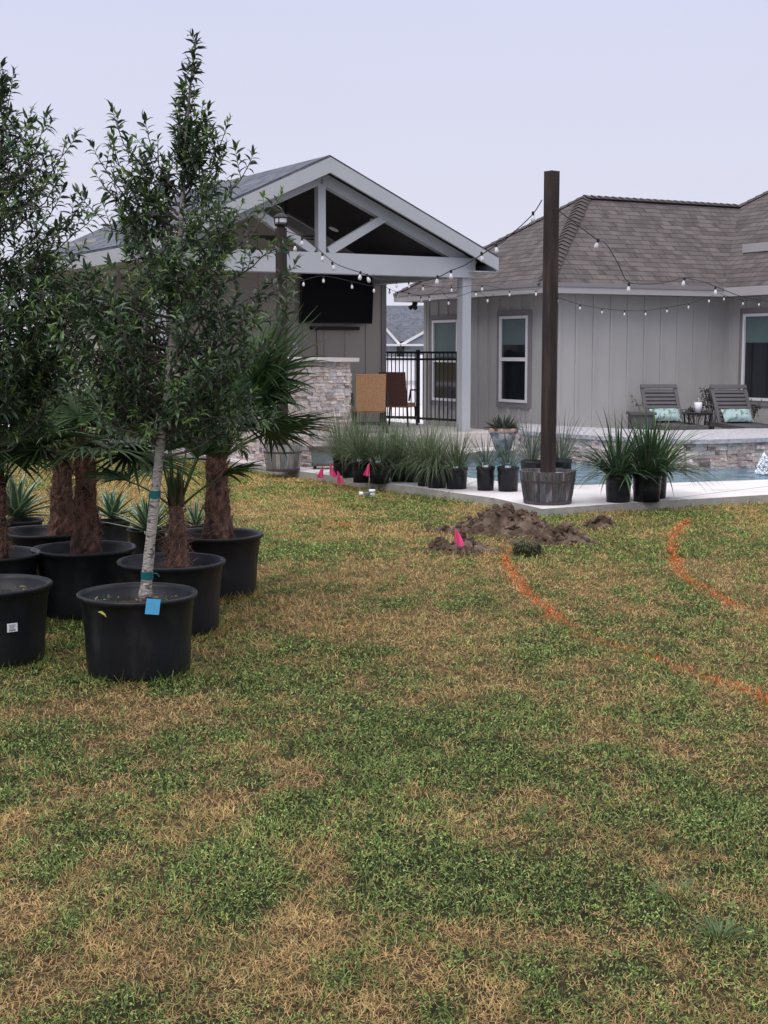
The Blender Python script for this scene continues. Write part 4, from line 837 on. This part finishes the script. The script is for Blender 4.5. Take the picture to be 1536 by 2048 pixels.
t2_, tc2, tr2, trb2 = tree('potted_tree', 'broadleaf tree at the left edge, in the pot with a white sticker', -14, 1343, 244, .395,
    [(-20, 1180, 0), (-24, 1000, 0), (-20, 880, 0), (-14, 740, .0), (-12, 560, 0), (-8, 400, .0), (-4, 260, 0), (-2, 140, 0)], EN2,
    [(20, 190, 330, 0), (85, 262, 420, 0), (130, 305, 450, 0), (155, 420, 540, 0), (165, 455, 560, .1), (110, 370, 480, -.1), (90, 870, 790, .1), (200, 560, 660, 0), (60, 330, 450, .1), (-80, 300, 420, 0)], 160, 15, (), BIG)
# dress the two front pots
def pot_skin(c, r, rb, h, px, py):     # point on the pot's outer wall under a pixel
    d = ray(px, py); o = Vector((0, 0, CAMZ))
    for k in range(4000):
        q = o + d * (3 + k * .002); f = min(max(q.z / h, 0), 1); rad = rb + (r - rb) * f + .004
        if (Vector((q.x, q.y)) - Vector((c.x, c.y))).length < rad: return q
    return None
q = pot_skin(tc1, tr1, trb1, .395, 306, 1213)
b = MB(); b.col = (1, 1, 1); a_ = math.atan2(q.y - tc1.y, q.x - tc1.x) + math.pi / 2; Mt = Matrix.Translation(q + Vector((0, -.006, 0))) @ Matrix.Rotation(a_, 4, 'Z') @ Matrix.Rotation(R(8), 4, 'Y')
b.box(-.033, .033, -.0015, .0015, -.036, .036, Mt); o = b.build('plant_tag', M['bluetag'], None); tag(o, 'bright blue square tag hanging on the front pot rim', 'plant tag')
q = pot_skin(tc2, tr2, trb2, .395, 25, 1255); a_ = math.atan2(q.y - tc2.y, q.x - tc2.x) + math.pi / 2; Mt = Matrix.Translation(q + Vector((0, -.003, 0))) @ Matrix.Rotation(a_, 4, 'Z')
b = MB(); b.box(-.026, .026, -.001, .001, -.021, .021, Mt); o = b.build('sticker', M['paper'], t2_); o.location = -t2_.location
b = MB()
for k, z in enumerate((.012, .005, -.002)): b.box(-.016, .016 - .004 * k, -.0025, -.0012, z, z + .0025, Mt)
for k in range(11): b.box(-.017 + k * .003, -.017 + k * .003 + (.0012 if k % 3 else .002), -.0025, -.0012, -.016, -.007, Mt)
oo = b.build('print', M['ink'], o)
q = pot_skin(tc1, tr1, trb1, .395, 205, 1226); b = MB(); leaves(b, [tuple(q + Vector((-.022, -.004, .006)))], [(1, -.3, -.25)], [.05], [.026], [(.45, .42, .10)]); tag(b.build('fallen_leaf', M['leaf']), 'yellow leaf stuck to the side of the front pot', 'leaf')
for (da, z0, z1, w_) in ((-1.35, .03, .27, .05), (-1.2, .02, .33, -.06), (-1.95, .05, .2, .02)):      # creases down the front pot
    b = MB(); pts = []
    for k in range(9):
        z = z0 + (z1 - z0) * k / 8; f = z / .395; rad = trb1 + (tr1 * .93 - trb1) * f - .0005; a_ = da + w_ * (k / 8) ** 2 * 2; pts.append((rad * math.cos(a_), rad * math.sin(a_), z))
    b.tube(pts, .0022, 5); b.build('crease', M['black'], t1)
rr = random.Random(3)
for tt, rad in ((t1, tr1), (t2_, tr2)):    # leaf litter and seedlings on the soil
    b = MB(); Pn, Dn, Ll, Ww, Cc = [], [], [], [], []
    for k in range(60):
        th = rr.uniform(0, 6.28); r_ = rad * .8 * math.sqrt(rr.random()); up_ = rr.random() < .3; Pn.append((r_ * math.cos(th), r_ * math.sin(th), .345)); Dn.append((rr.uniform(-1, 1), rr.uniform(-1, 1), 1.2 if up_ else .1)); l = rr.uniform(.02, .04); Ll.append(l); Ww.append(l * .4); g = rr.uniform(.6, 1.2); Cc.append((.05 * g, .10 * g, .03 * g) if up_ else rr.choice([(.2 * g, .13 * g, .06 * g), (.3 * g, .27 * g, .08 * g)]))
    leaves(b, Pn, Dn, Ll, Ww, Cc); b.build('leaf_litter', M['leaf'], tt)['kind'] = 'stuff'
# ---------------------------------------------------------------- palms
def palm(label, cx, yb, wrim, hpot, trunk, fronds, seed, soild=.07):
    c, r, rb = base_at(cx, yb, wrim); t = thing('potted_palm', label, 'potted palm', (c.x, c.y, 0), 0, BIG); rr = random.Random(seed); pot_mesh(t, r, rb, hpot, seed, soild=soild); C = Vector((c.x, c.y, 0)); D = c.y
    (x0, y0), (x1, y1), w0, w1 = trunk; b0 = P(x0, y0, D) - C; b0.z = hpot - soild - .02; b1 = P(x1, y1, D) - C; r0, r1 = w0 / 2 * D / FPX * .88, w1 / 2 * D / FPX * .78
    n = 20; m = 22; vs = []; H = b1.z - b0.z
    for i in range(n + 1):
        s = i / n; p = b0.lerp(b1, s); ra = r0 + (r1 - r0) * s
        ra *= 1 + .26 * math.exp(-((s - .12) / .2) ** 2); ra *= 1 - .5 * max(0, (s - .9) / .1) ** 2
        for k in range(m):
            th = 2 * math.pi * k / m; lump = 1 + .11 * math.sin(3 * th + i * 2.1) * math.sin(i * 1.3 + k) + rr.uniform(-.07, .09); vs.append((p.x + ra * lump * math.cos(th), p.y + ra * lump * math.sin(th), p.z))
    b = MB(); b.add(vs, [(i * m + k, i * m + (k + 1) % m, (i + 1) * m + (k + 1) % m, (i + 1) * m + k) for i in range(n) for k in range(m)] + [tuple(n * m + k for k in range(m))]); tk = b.build('trunk', M['fibre'], t)
    b = MB(); b.col = (1, 1, 1)
    for k in range(420):
        s = rr.random() ** .9; th = rr.uniform(0, 6.28); p = b0.lerp(b1, s); ra = (r0 + (r1 - r0) * s) * rr.uniform(.92, 1.08); o = Vector((math.cos(th), math.sin(th), 0)); tn = Vector((-o.y, o.x, 0))
        d = (tn * rr.choice((-1, 1)) * rr.uniform(.3, 1.2) + Vector((0, 0, rr.uniform(-1, 1))) + o * rr.uniform(.05, .5)).normalized(); l = rr.uniform(.03, .10)
        q = p + o * ra; pts = [q, q + d * l * .5 - o * .004, q + d * l + o * rr.uniform(-.015, .012)]; b.tube(pts, .0011, 3, cap=False)
    for k in range(16):                       # old boots
        s = rr.uniform(.0, .95); th = rr.uniform(0, 6.28); p = b0.lerp(b1, s); ra = (r0 + (r1 - r0) * s) * .98; o = Vector((math.cos(th), math.sin(th), 0)); q = p + o * ra; b.ribbon(q, o * .45 + Vector((0, 0, 1)), rr.uniform(.04, .08), .03, .2, 3, fold=.4, side=Vector((-o.y, o.x, 0)))
    b.build('fibre_hair', M['hair'], tk)
    b = MB()                                  # old leaf bases wrapped round the growing tip
    for k in range(26):
        th = k * 2.4; o = Vector((math.cos(th), math.sin(th), 0)); g = rr.uniform(.6, 1.2); q = b1 + o * r1 * .75 - Vector((0, 0, rr.uniform(.02, .10)))
        b.ribbon(q, o * rr.uniform(.08, .32) + Vector((0, 0, 1)), rr.uniform(.12, .24), .026, .1, 4, (.045 * g, .055 * g, .026 * g) if k % 3 else (.10 * g, .06 * g, .04 * g), fold=.4, side=Vector((-o.y, o.x, 0)))
    b.build('leaf_bases', M['palm'], t)
    for (az, el, pl, fl, sp_) in fronds:      # azimuth, elevation, petiole, fan length, spread
        d = Vector((math.cos(R(az)) * math.cos(R(el)), math.sin(R(az)) * math.cos(R(el)), math.sin(R(el)))); b = MB(); st = b1 + Vector((math.cos(R(az)), math.sin(R(az)), 0)) * r1 * .5 - Vector((0, 0, .05))
        dr = .25 if el > 50 else .5; pts = [st]; dd = d.copy()
        for k in range(5): pts.append(pts[-1] + dd * pl / 5); dd = (dd + Vector((0, 0, -dr / 5))).normalized()
        g = rr.uniform(.8, 1.2); pc = (.05 * g, .085 * g, .03 * g); b.tube(pts, [.0085, .0075, .006, .0055, .005, .0045], 5, col=pc)
        hub = pts[-1]; ax = dd; sd = ax.cross(Vector((0, 0, 1))); sd = sd.normalized() if sd.length > .05 else Vector((1, 0, 0)); nr = sd.cross(ax); tilt = rr.uniform(-.5, .5); sd = (sd * math.cos(tilt) + nr * math.sin(tilt)).normalized(); nr = sd.cross(ax)
        ns = 26
        for k in range(ns):
            a = (k / (ns - 1) - .5) * 2 * R(sp_); d2 = (ax * math.cos(a) + sd * math.sin(a) + nr * (.12 + rr.uniform(-.05, .05))).normalized(); L_ = fl * (1 - .28 * abs(a) / R(sp_)) * rr.uniform(.9, 1.06)
            gg = g * rr.uniform(.7, 1.25); cc = (.038 * gg, .070 * gg, .030 * gg); c2 = tuple(x * 1.25 for x in cc)
            s2 = (d2.cross(nr)).normalized(); b.ribbon(hub, d2, L_, .024, rr.uniform(.15, .95), 6, cc, fold=.55, side=s2, col2=c2)
        b.build('frond', M['palm'], t)
    return t
FR = lambda seed, n, e0, e1, pl, fl, sp=118: [((i * 137.5 + seed) % 360, e0 + (e1 - e0) * ((i * .618) % 1), pl * random.Random(seed + i).uniform(.8, 1.15), fl * random.Random(seed * 3 + i).uniform(.85, 1.1), sp) for i in range(n)]
palm('fan palm with spreading fronds in the black pot farthest right', 430, 1204, 194, .40, ((437, 1070), (432, 905), 58, 50), FR(20, 9, 35, 80, .40, .46) + [(22, 52, .42, .52, 112), (-8, 44, .36, .46, 112), (38, 66, .46, .5, 112), (-40, 55, .40, .46, 112), (5, 60, .5, .52, 100), (26, 62, .58, .60, 104), (14, 70, .62, .58, 100), (-20, 66, .55, .56, 100), (190, 10, .3, .4, 100)], 41)
palm('young fan palm with thin upright stems, in the pot right behind the blue tagged one', 345, 1280, 220, .40, ((356, 1128), (352, 1000), 50, 30), FR(77, 7, 66, 84, .36, .30, 60) + [(170, 40, .3, .28, 60), (10, 45, .3, .28, 60)], 42)
palm('hairy trunked fan palm in the second pot row, left of the pale trunk', 172, 1243, 205, .40, ((172, 1100), (170, 900), 54, 50), FR(5, 11, 12, 78, .30, .42) + [(-140, 25, .25, .42, 110), (-20, 30, .25, .4, 110)], 43)
palm('hairy trunked fan palm in the rear left black pot', 92, 1196, 184, .40, ((122, 1062), (124, 890), 50, 50), FR(130, 11, 15, 80, .30, .42), 44)
palm('fan palm cut off by the left edge of the frame', -20, 1258, 208, .40, ((-6, 1120), (-8, 960), 46, 44), FR(200, 9, 28, 80, .28, .40), 45)
# ---------------------------------------------------------------- rosettes with pale edged sword leaves
def var_leaf_mat():
    m, t, b, new, ln = nodes('variegated_leaf'); uv = new('ShaderNodeUVMap'); uv.uv_map = 'UVMap'; s = new('ShaderNodeSeparateXYZ'); ln(uv.outputs[0], s.inputs[0])
    a = new('ShaderNodeMath'); a.operation = 'SUBTRACT'; a.inputs[1].default_value = .5; ln(s.outputs[0], a.inputs[0]); c = new('ShaderNodeMath'); c.operation = 'ABSOLUTE'; ln(a.outputs[0], c.inputs[0]); d = new('ShaderNodeMath'); d.operation = 'GREATER_THAN'; d.inputs[1].default_value = .33; ln(c.outputs[0], d.inputs[0])
    x = new('ShaderNodeMixRGB'); x.inputs[1].default_value = (.045, .105, .06, 1); x.inputs[2].default_value = (.30, .36, .22, 1); ln(d.outputs[0], x.inputs[0]); ln(x.outputs[0], b.inputs['Base Color']); b.inputs['Roughness'].default_value = .5; return m
MV = var_leaf_mat()
def rosette(label, cx, yb, wrim, hpot, nl, L_, wd, seed, h_off=0):
    c, r, rb = base_at(cx, yb, wrim, .82); t = thing('potted_yucca', label, 'potted plant', (c.x, c.y, 0), 0, 'variegated rosette plants in black pots'); pot_mesh(t, r, rb, hpot, seed, soild=.04); rr = random.Random(seed); b = MB()
    for k in range(nl):
        th = k * 2.4; el = R(8 + 78 * (k / nl)); d = Vector((math.cos(th) * math.cos(el), math.sin(th) * math.cos(el), math.sin(el))); f0 = len(b.f); n = 5
        b.ribbon((0, 0, hpot - .03 + h_off), d, L_ * rr.uniform(.8, 1.1) * (1 - .2 * k / nl), wd, rr.uniform(.0, .5), n, fold=.35)
        for i in range(n):
            for j in range(2): b.uv[f0 + i * 2 + j] = [(j * .5, i / n), (j * .5 + .5, i / n), (j * .5 + .5, (i + 1) / n), (j * .5, (i + 1) / n)]
    b.build('foliage', MV, t); return t
rosette('big pale edged rosette plant at the left edge behind the pots', 34, 1125, 110, .30, 44, .42, .07, 51, .04)
rosette('small pale edged rosette plant in the narrow pot between the palms', 226, 1112, 74, .26, 26, .32, .055, 52, .04)
rosette('spiky pale edged plant in the pot behind the pale tree trunk', 300, 1140, 90, .28, 46, .38, .038, 53)
rosette('spiky pale edged plant at the foot of the farthest right palm', 392, 1108, 60, .22, 26, .30, .03, 54)
# ---------------------------------------------------------------- nursery pots of grass and strap leaves on the deck
def deck_pot(name, label, cx, yb, wrim, hpx, group, cat='potted plant'):
    p = G(cx, yb, .08); r = wrim / 2 * p.y / FPX; rb = r * .86; d = Vector((p.x, p.y, 0)).normalized(); c = p + d * rb; h = hpx * c.y / FPX
    t = thing(name, label, cat, (c.x, c.y, .08), 0, group)
    b = MB(); b.lathe([(rb, 0), (rb + (r - rb) * .5, h * .5), (r - .006, h * .84), (r, h * .85), (r, h), (r - .008, h), (r - .014, h - .03), (.01, h - .032)], 28); b.build('pot', M['pot'], t, True)
    return t, r, h
def care_tag(t, r, h, s=-1):
    b = MB(); b.box(-.03, .03, -.001, .001, 0, .055, Matrix.Translation((s * .1 * r, -r * .8, h - .01)) @ Matrix.Rotation(R(-12), 4, 'X')); o = b.build('care_tag', M['paper'], t)
    b = MB(); b.box(-.026, .026, -.003, -.0015, .03, .052, Matrix.Translation((s * .1 * r, -r * .8, h - .01)) @ Matrix.Rotation(R(-12), 4, 'X')); b.build('print', M['tape'], o)
def tuft(t, r, h, nb, L_, el, wd, c1, c2, droop, seed, name='foliage', segs=5, jit=.3, fold=0.):
    rr = random.Random(seed); b = MB()
    for k in range(nb):
        th = rr.uniform(0, 6.28); e = R(rr.uniform(*el)); d = Vector((math.cos(th) * math.cos(e), math.sin(th) * math.cos(e), math.sin(e))); q = rr.random(); g = rr.uniform(.65, 1.3)
        col = tuple((c1[j] * (1 - q) + c2[j] * q) * g for j in range(3)); rs = r * .6 * math.sqrt(rr.random())
        b.ribbon((math.cos(th) * rs, math.sin(th) * rs, h - .03), d, L_ * rr.uniform(.6, 1.1), wd * rr.uniform(.7, 1.2), droop * rr.uniform(.5, 1.5), segs, col, fold=fold)
    return b.build(name, M['straw'], t)
GG = 'fountain grass pots along the deck edge'
gl = [(682, 952, 34, 36, 'leftmost fountain grass, half hidden beside the trough planter'), (700, 956, 36, 38, 'fountain grass behind the pink flag group, second from the left'), (722, 966, 36, 44, 'fountain grass just left of the flagged pot'),
      (759, 968, 44, 43, 'fountain grass in the front pot with a white tag beside a pink flag'), (797, 964, 38, 38, 'fountain grass just right of the flagged pot, set back'), (824, 965, 36, 38, 'fountain grass in the middle of the row, arching low'),
      (850, 973, 34, 40, 'fountain grass squeezed left of the weeping one'), (874, 977, 42, 42, 'weeping fountain grass whose blades hang over its pot'), (913, 979, 46, 43, 'rightmost fountain grass, tagged pot nearest the pool'),
      (780, 955, 36, 36, 'fountain grass in the back row behind the flagged pot'), (860, 961, 36, 36, 'fountain grass in the back row near the pavilion step')]
for i, (cx, yb, wr_, hp_, lb) in enumerate(gl):
    t, r, h = deck_pot('potted_grass', lb, cx, yb, wr_, hp_, GG)
    L_ = .66 if i < 6 else .60; weep = 2.1 if i in (7, 5) else 1.0
    tuft(t, r, h, 430, L_ * random.Random(i).uniform(.85, 1.1), (20, 84), .0052, (.075, .115, .062), (.17, .21, .11), weep, 100 + i)
    if i in (2, 3, 8): care_tag(t, r, h)
SG = 'blue green strap leaved plants by the tall pole'
for i, (cx, yb, wr_, hp_, lb) in enumerate([(971, 982, 38, 48, 'blue green strap plant in the left pot of the pair beside the tall pole'), (1016, 984, 45, 49, 'blue green strap plant in the pot touching the dark barrel'), (1062, 968, 44, 46, 'blue green strap plant hidden behind the dark barrel, left of the pole'), (1122, 966, 44, 46, 'blue green strap plant hidden behind the dark barrel, right of the pole')]):
    t, r, h = deck_pot('potted_strap_plant', lb, cx, yb, wr_, hp_, SG)
    tuft(t, r, h, 90 if i > 1 else 70, .62 if i > 1 else .46, (32, 85), .010, (.06, .09, .075), (.12, .155, .12), .9, 200 + i, fold=.3)
    if i < 2: care_tag(t, r, h)
    if i > 1: tuft(t, r, h, 14, .66, (60, 85), .004, (.16, .12, .08), (.2, .16, .12), .35, 230 + i, 'seed_stalks')
LG = 'dark green iris like plants on the deck'
for i, (cx, yb, wr_, hp_, lb) in enumerate([(1236, 1006, 54, 52, 'dark green sword leaved plant in the left pot of the trio'), (1293, 1005, 60, 55, 'dark green sword leaved plant in the middle pot of the trio'), (1312, 998, 44, 50, 'lighter green sword leaved plant in the pot half hidden behind the trio')]):
    t, r, h = deck_pot('potted_iris', lb, cx, yb, wr_, hp_, LG)
    lt = i == 2; tuft(t, r, h, 120, .70 if not lt else .74, (24, 86), .025, (.032, .062, .034) if not lt else (.06, .12, .035), (.06, .11, .045) if not lt else (.11, .20, .06), 1.25, 300 + i, fold=.4, segs=6)
    tuft(t, r, h, 6, .92, (55, 80), .005, (.09, .08, .06), (.12, .10, .08), .4, 330 + i, 'seed_stalks')
# painted pot with succulents near the house corner
p = G(1008, 902, .1); D_ = 21.2; D_ = 20.6; p = P(1006, 872, D_)
t = thing('painted_pot', 'colourful painted pot of succulents near the house corner', 'potted plant', (p.x, p.y, .1)); hz2 = CAMZ - (855 - 700) * D_ / FPX - .1
b = MB(); b.lathe([(.11, 0), (.17, hz2 * .55), (.2, hz2 * .8), (.19, hz2 * .8)], 24); b.build('pot', M['ceramic'], t, True); b = MB(); b.lathe([(.202, hz2 * .8), (.215, hz2 * .84), (.205, hz2), (.17, hz2), (.165, hz2 - .03), (.01, hz2 - .03)], 24); b.build('rim', M['terra'], t, True)
tuft(t, .2, hz2, 130, .25, (5, 85), .035, (.05, .065, .05), (.13, .15, .11), .4, 401, fold=.5)
# shrubs behind the loungers
for i, (px, py, hh, lb, n_) in enumerate([(1424, 850, .55, 'dark leggy shrub between the two loungers', 60), (1500, 850, .36, 'dark leggy shrub below the right window', 40), (1294, 850, .46, 'thin dark plant left of the first lounger', 10), (1392, 850, .25, 'low dark shrub under the side table', 40)]):
    p = P(px, py, 23.0 if i != 2 else 23.1); t = thing('wall_shrub', lb, 'shrub', (p.x, p.y, .1), 0, 'leggy shrubs along the house wall'); rr = random.Random(60 + i); b = MB(); lf = ([], [], [], [], [])
    for k in range(n_ // 3):
        th = rr.uniform(0, 6.28); e = Vector((math.cos(th) * rr.uniform(.05, .24), math.sin(th) * .15, .3 + hh * rr.uniform(.5, 1.0))); m = Vector((e.x * .3, e.y * .3, e.z * .6)); b.tube(bez(Vector((0, 0, 0)), m, e, 5), .005, 4)
        for q in range(16):
            s = rr.uniform(.5, 1); pt = m.lerp(e, s) + Vector((rr.uniform(-.05, .05), rr.uniform(-.05, .05), rr.uniform(-.04, .04))); lf[0].append(tuple(pt)); lf[1].append((rr.uniform(-1, 1), rr.uniform(-1, 1), rr.uniform(-.5, .8))); l = rr.uniform(.03, .06); lf[2].append(l); lf[3].append(l * .6); g = rr.uniform(.5, 1.2); lf[4].append((.03 * g, .04 * g, .032 * g) if rr.random() < .7 else (.09 * g, .05 * g, .05 * g))
    b.build('stems', M['twig'], t); b = MB(); leaves(b, *lf); b.build('foliage', M['leaf'], t)
# ---------------------------------------------------------------- flags, pipe fittings, fountain
def flag(px, py_top, py_bot, yg, lb, seed, zg=0.0):
    p = G(px, yg, zg); D = p.y; t = thing('marker_flag', lb, 'marker flag', (p.x, p.y, zg), 0, 'pink survey flags'); zt = CAMZ + (700 - py_top) * D / FPX - zg; hf = (py_bot - py_top) * D / FPX; rr = random.Random(seed)
    b = MB(); b.tube([(0, 0, -.02), (0, 0, zt)], .0016, 5); b.build('wire', M['wire'], t)
    b = MB(); n = 6; m = 7; vs = []; w_ = .085 * rr.uniform(.85, 1.1); sd = rr.choice((-1, 1))
    for j in range(m):
        for i in range(n):
            u = i / (n - 1); v = j / (m - 1); x = sd * (u * (.25 + .75 * v) - .12) * w_ * .95; y = .02 * math.sin(u * 8 + seed + v * 2) * (.3 + v); z = zt - v * hf * (.72 + .28 * (1 - abs(u - .3 - .1 * (seed % 3)))) - .012 * u; vs.append((x, y - .004, z))
    b.add(vs, [(j * n + i, j * n + i + 1, (j + 1) * n + i + 1, (j + 1) * n + i) for j in range(m - 1) for i in range(n - 1)]); b.build('flag_cloth', M['pink'], t, True)
flag(645, 931, 956, 966, 'drooping pink flag, leftmost of the three at the deck edge', 1); flag(661, 927, 953, 972, 'drooping pink flag, middle of the three at the deck edge', 5)
flag(676, 941, 967, 975, 'drooping pink flag, lowest and rightmost of the three at the deck edge', 9); flag(738, 925, 951, 984, 'drooping pink flag in front of a grass pot', 13); flag(912, 1057, 1093, 1104, 'drooping pink flag standing by the heap of dirt', 17, .03)
p = G(735, 994); t = thing('pipe_fitting', 'white plastic pipe fitting poking out of the lawn by the deck', 'pipe fitting', (p.x, p.y, 0), R(10))
b = MB(); b.tube([(0.05, 0, -.02), (.05, 0, .065)], .030, 14); b.lathe([(.036, .05), (.036, .078), (.03, .08)], 14, o=(.05, 0, 0)); b.build('riser', M['white'], t, True)
b = MB(); b.tube([(-.045, 0, .03), (-.09, 0, .04)], .022, 12); b.build('stub', M['white'], t, True); b = MB(); b.tube([(-.045, 0, .028), (.02, 0, .032)], .027, 12); b.build('coupling', pm('grey_plastic', (.12, .12, .14)), t, True)
p = G(1527, 948, .02); b = MB(); rr = random.Random(9)
for k in range(420):
    s = rr.random(); r_ = (.13 * (1 - s) ** .7) * math.sqrt(rr.random()); th = rr.uniform(0, 6.28); q = .005 + .013 * rr.random() * (1 - .5 * s); b.lathe([(.002, -q), (q * .8, -q * .5), (q, 0), (q * .8, q * .5), (.002, q)], 6, o=(r_ * math.cos(th), r_ * math.sin(th), .26 * s ** 1.3))
o = b.build('fountain_jet', M['foam'], None, True, loc=p); tag(o, 'white bubbling water jet in the pool at the right edge', 'fountain')
# ---------------------------------------------------------------- dug up dirt
def heap(name, label, cx, cy, rx, ry, h, seed, n=90):
    c = G(cx, cy); sx = rx * c.y / FPX; sy = sx * ry; vs = []; g = MB()
    U = np.linspace(-1.15, 1.15, n); X, Y = np.meshgrid(U, U); x = X.ravel(); y = Y.ravel(); q = np.sqrt(x * x + y * y)
    th_ = np.arctan2(y, x); e = np.clip(1 - q ** 1.3 * (.55 + 1.1 * fbm(x * 2.2 + seed, y * 2.2, seed, 4)), -1, 1)
    wx, wy = x * sx, y * sy; rid = np.abs(fbm(wx * 6, wy * 6, seed + 5, 4) - .5) * 2; z = np.where(e > 0, e, e * .3) * h * (.35 + 1.25 * fbm(wx * 4.5, wy * 4.5, seed + 2, 3)) + (np.clip(e + .1, 0, 1) ** .5) * ((fbm(wx * 11, wy * 11, seed + 9, 3) - .5) * .22 - rid * .06) - .012
    V = [(a, b_, c_) for a, b_, c_ in zip(wx, wy, z)]; g.add(V, [(j * n + i, j * n + i + 1, (j + 1) * n + i + 1, (j + 1) * n + i) for j in range(n - 1) for i in range(n - 1)])
    t = thing(name, label, 'dirt heap', (c.x, c.y, 0), 0, 'heaps of dug up clay'); g.build('soil', M['dirt'], t)
    rr = random.Random(seed); b = MB()
    for k in range(int(210 * sx / .4)):          # clods
        th = rr.uniform(0, 6.28); rr_ = rr.random() ** .8 * 1.45; px, py = rr_ * math.cos(th), rr_ * math.sin(th); i = int((py + 1.15) / 2.3 * (n - 1)) * n + int((px + 1.15) / 2.3 * (n - 1)); zz = z[i] if max(abs(px), abs(py)) < 1.14 else .012; s = rr.uniform(.008, .036) ** 1.0 * max(.3, 1.35 - .75 * rr_) * rr.choice((.5, .8, 1.2)); rr_ *= 1
        Mx = Matrix.Translation((px * sx, py * sy, max(zz, 0) + s * .3)) @ Matrix.Rotation(rr.uniform(0, 6), 4, 'Z') @ Matrix.Rotation(rr.uniform(0, 3), 4, 'X'); prof = [(.05 * s, -s * .8), (s * rr.uniform(.7, 1.1), -s * .4), (s * rr.uniform(.9, 1.4), s * .1), (s * .6, s * .6), (s * .05, s * .8)]
        n0 = len(b.v); b.lathe(prof, 6, warp=lambda t_, z_: rr.uniform(.75, 1.25)); b.v[n0:] = [tuple(Mx @ Vector(v)) for v in b.v[n0:]]
    b.build('clods', M['dirt'], t)['kind'] = 'stuff'
    b = MB()                                     # torn grass in the heap
    for k in range(int(260 * sx / .4)):
        th = rr.uniform(0, 6.28); rr_ = rr.random() ** .5 * 1.1; px, py = rr_ * math.cos(th), rr_ * math.sin(th); i = int((py + 1.15) / 2.3 * (n - 1)) * n + int((px + 1.15) / 2.3 * (n - 1)); zz = max(z[max(0, min(i, n * n - 1))], 0)
        dry = rr.random() < .6; col = (.26, .19, .10) if dry else (.06, .10, .03); b.ribbon((px * sx, py * sy, zz), (rr.uniform(-1, 1), rr.uniform(-1, 1), rr.uniform(.1, .9)), rr.uniform(.03, .07), .004, 1.0, 3, col)
    b.build('torn_grass', M['straw'], t)['kind'] = 'stuff'; return t
heap('dirt_heap', 'tallest brown clay heap at the deck corner', 1000, 1064, 126, .62, .205, 3)
heap('dirt_heap', 'low brown dirt spill around the lone pink flag', 925, 1102, 80, .7, .085, 7)
heap('dirt_heap', 'paler lumpy clay heap right of the tallest one', 1118, 1086, 94, .55, .17, 12)
heap('dirt_heap', 'small dark dirt scrap at the right end of the diggings', 1200, 1056, 48, .6, .10, 19)
c = G(1056, 1113); t = thing('sod_clump', 'square clump of cut green sod lying by the clay', 'sod clump', (c.x, c.y + .08, 0), R(8)); g = MB(); rr = random.Random(2)
vs = []; 
for j in range(5):
    for i in range(9):
        th = 2 * math.pi * i / 9; k = 1 / max(abs(math.cos(th)), abs(math.sin(th))) ** .6; vs.append((.10 * k * math.cos(th) * rr.uniform(.9, 1.1), .075 * k * math.sin(th) * rr.uniform(.9, 1.1), j * .021))
g.add(vs, [(j * 9 + i, j * 9 + (i + 1) % 9, (j + 1) * 9 + (i + 1) % 9, (j + 1) * 9 + i) for j in range(4) for i in range(9)] + [tuple(36 + i for i in range(9))]); g.build('root_mat', M['soil'], t)
b = MB()
for k in range(900):
    th = rr.uniform(0, 6.28); k_ = 1 / max(abs(math.cos(th)), abs(math.sin(th))) ** .6; s = rr.random() ** .4; p = (.105 * k_ * math.cos(th) * s, .08 * k_ * math.sin(th) * s * 1.15, rr.uniform(.06, .095) if s < .9 else rr.uniform(-.01, .09)); gg = rr.uniform(.5, 1.3); b.ribbon(p, (math.cos(th) * .7, math.sin(th) * .7, rr.uniform(-.4, .9)), rr.uniform(.03, .06), .004, 1.6, 3, (.05 * gg, .095 * gg, .03 * gg) if rr.random() < .8 else (.25, .18, .09))
b.build('turf', M['straw'], t)
# longer weed clumps in the lawn
for i, (px, py, lb, n_, L_, c1_) in enumerate([(1345, 1800, 'blue green tuft of longer grass in the lawn, lower right', 110, .075, (.10, .15, .055)), (1440, 1880, 'dark flat tuft of longer grass at the lower right edge', 110, .08, (.085, .13, .05)), (735, 1590, 'light green tuft of longer grass in the middle lawn', 30, .085, (.11, .17, .04)), (1065, 1640, 'green tuft of longer grass right of the lawn centre', 40, .07, (.08, .14, .04))]):
    p = G(px, py); t = thing('grass_tuft', lb, 'grass tuft', (p.x, p.y, 0), 0, 'longer tufts in the lawn'); tuft(t, .08, .03, n_, L_, (15, 75), .004, c1_, tuple(x * 1.5 for x in c1_), .9, 500 + i)
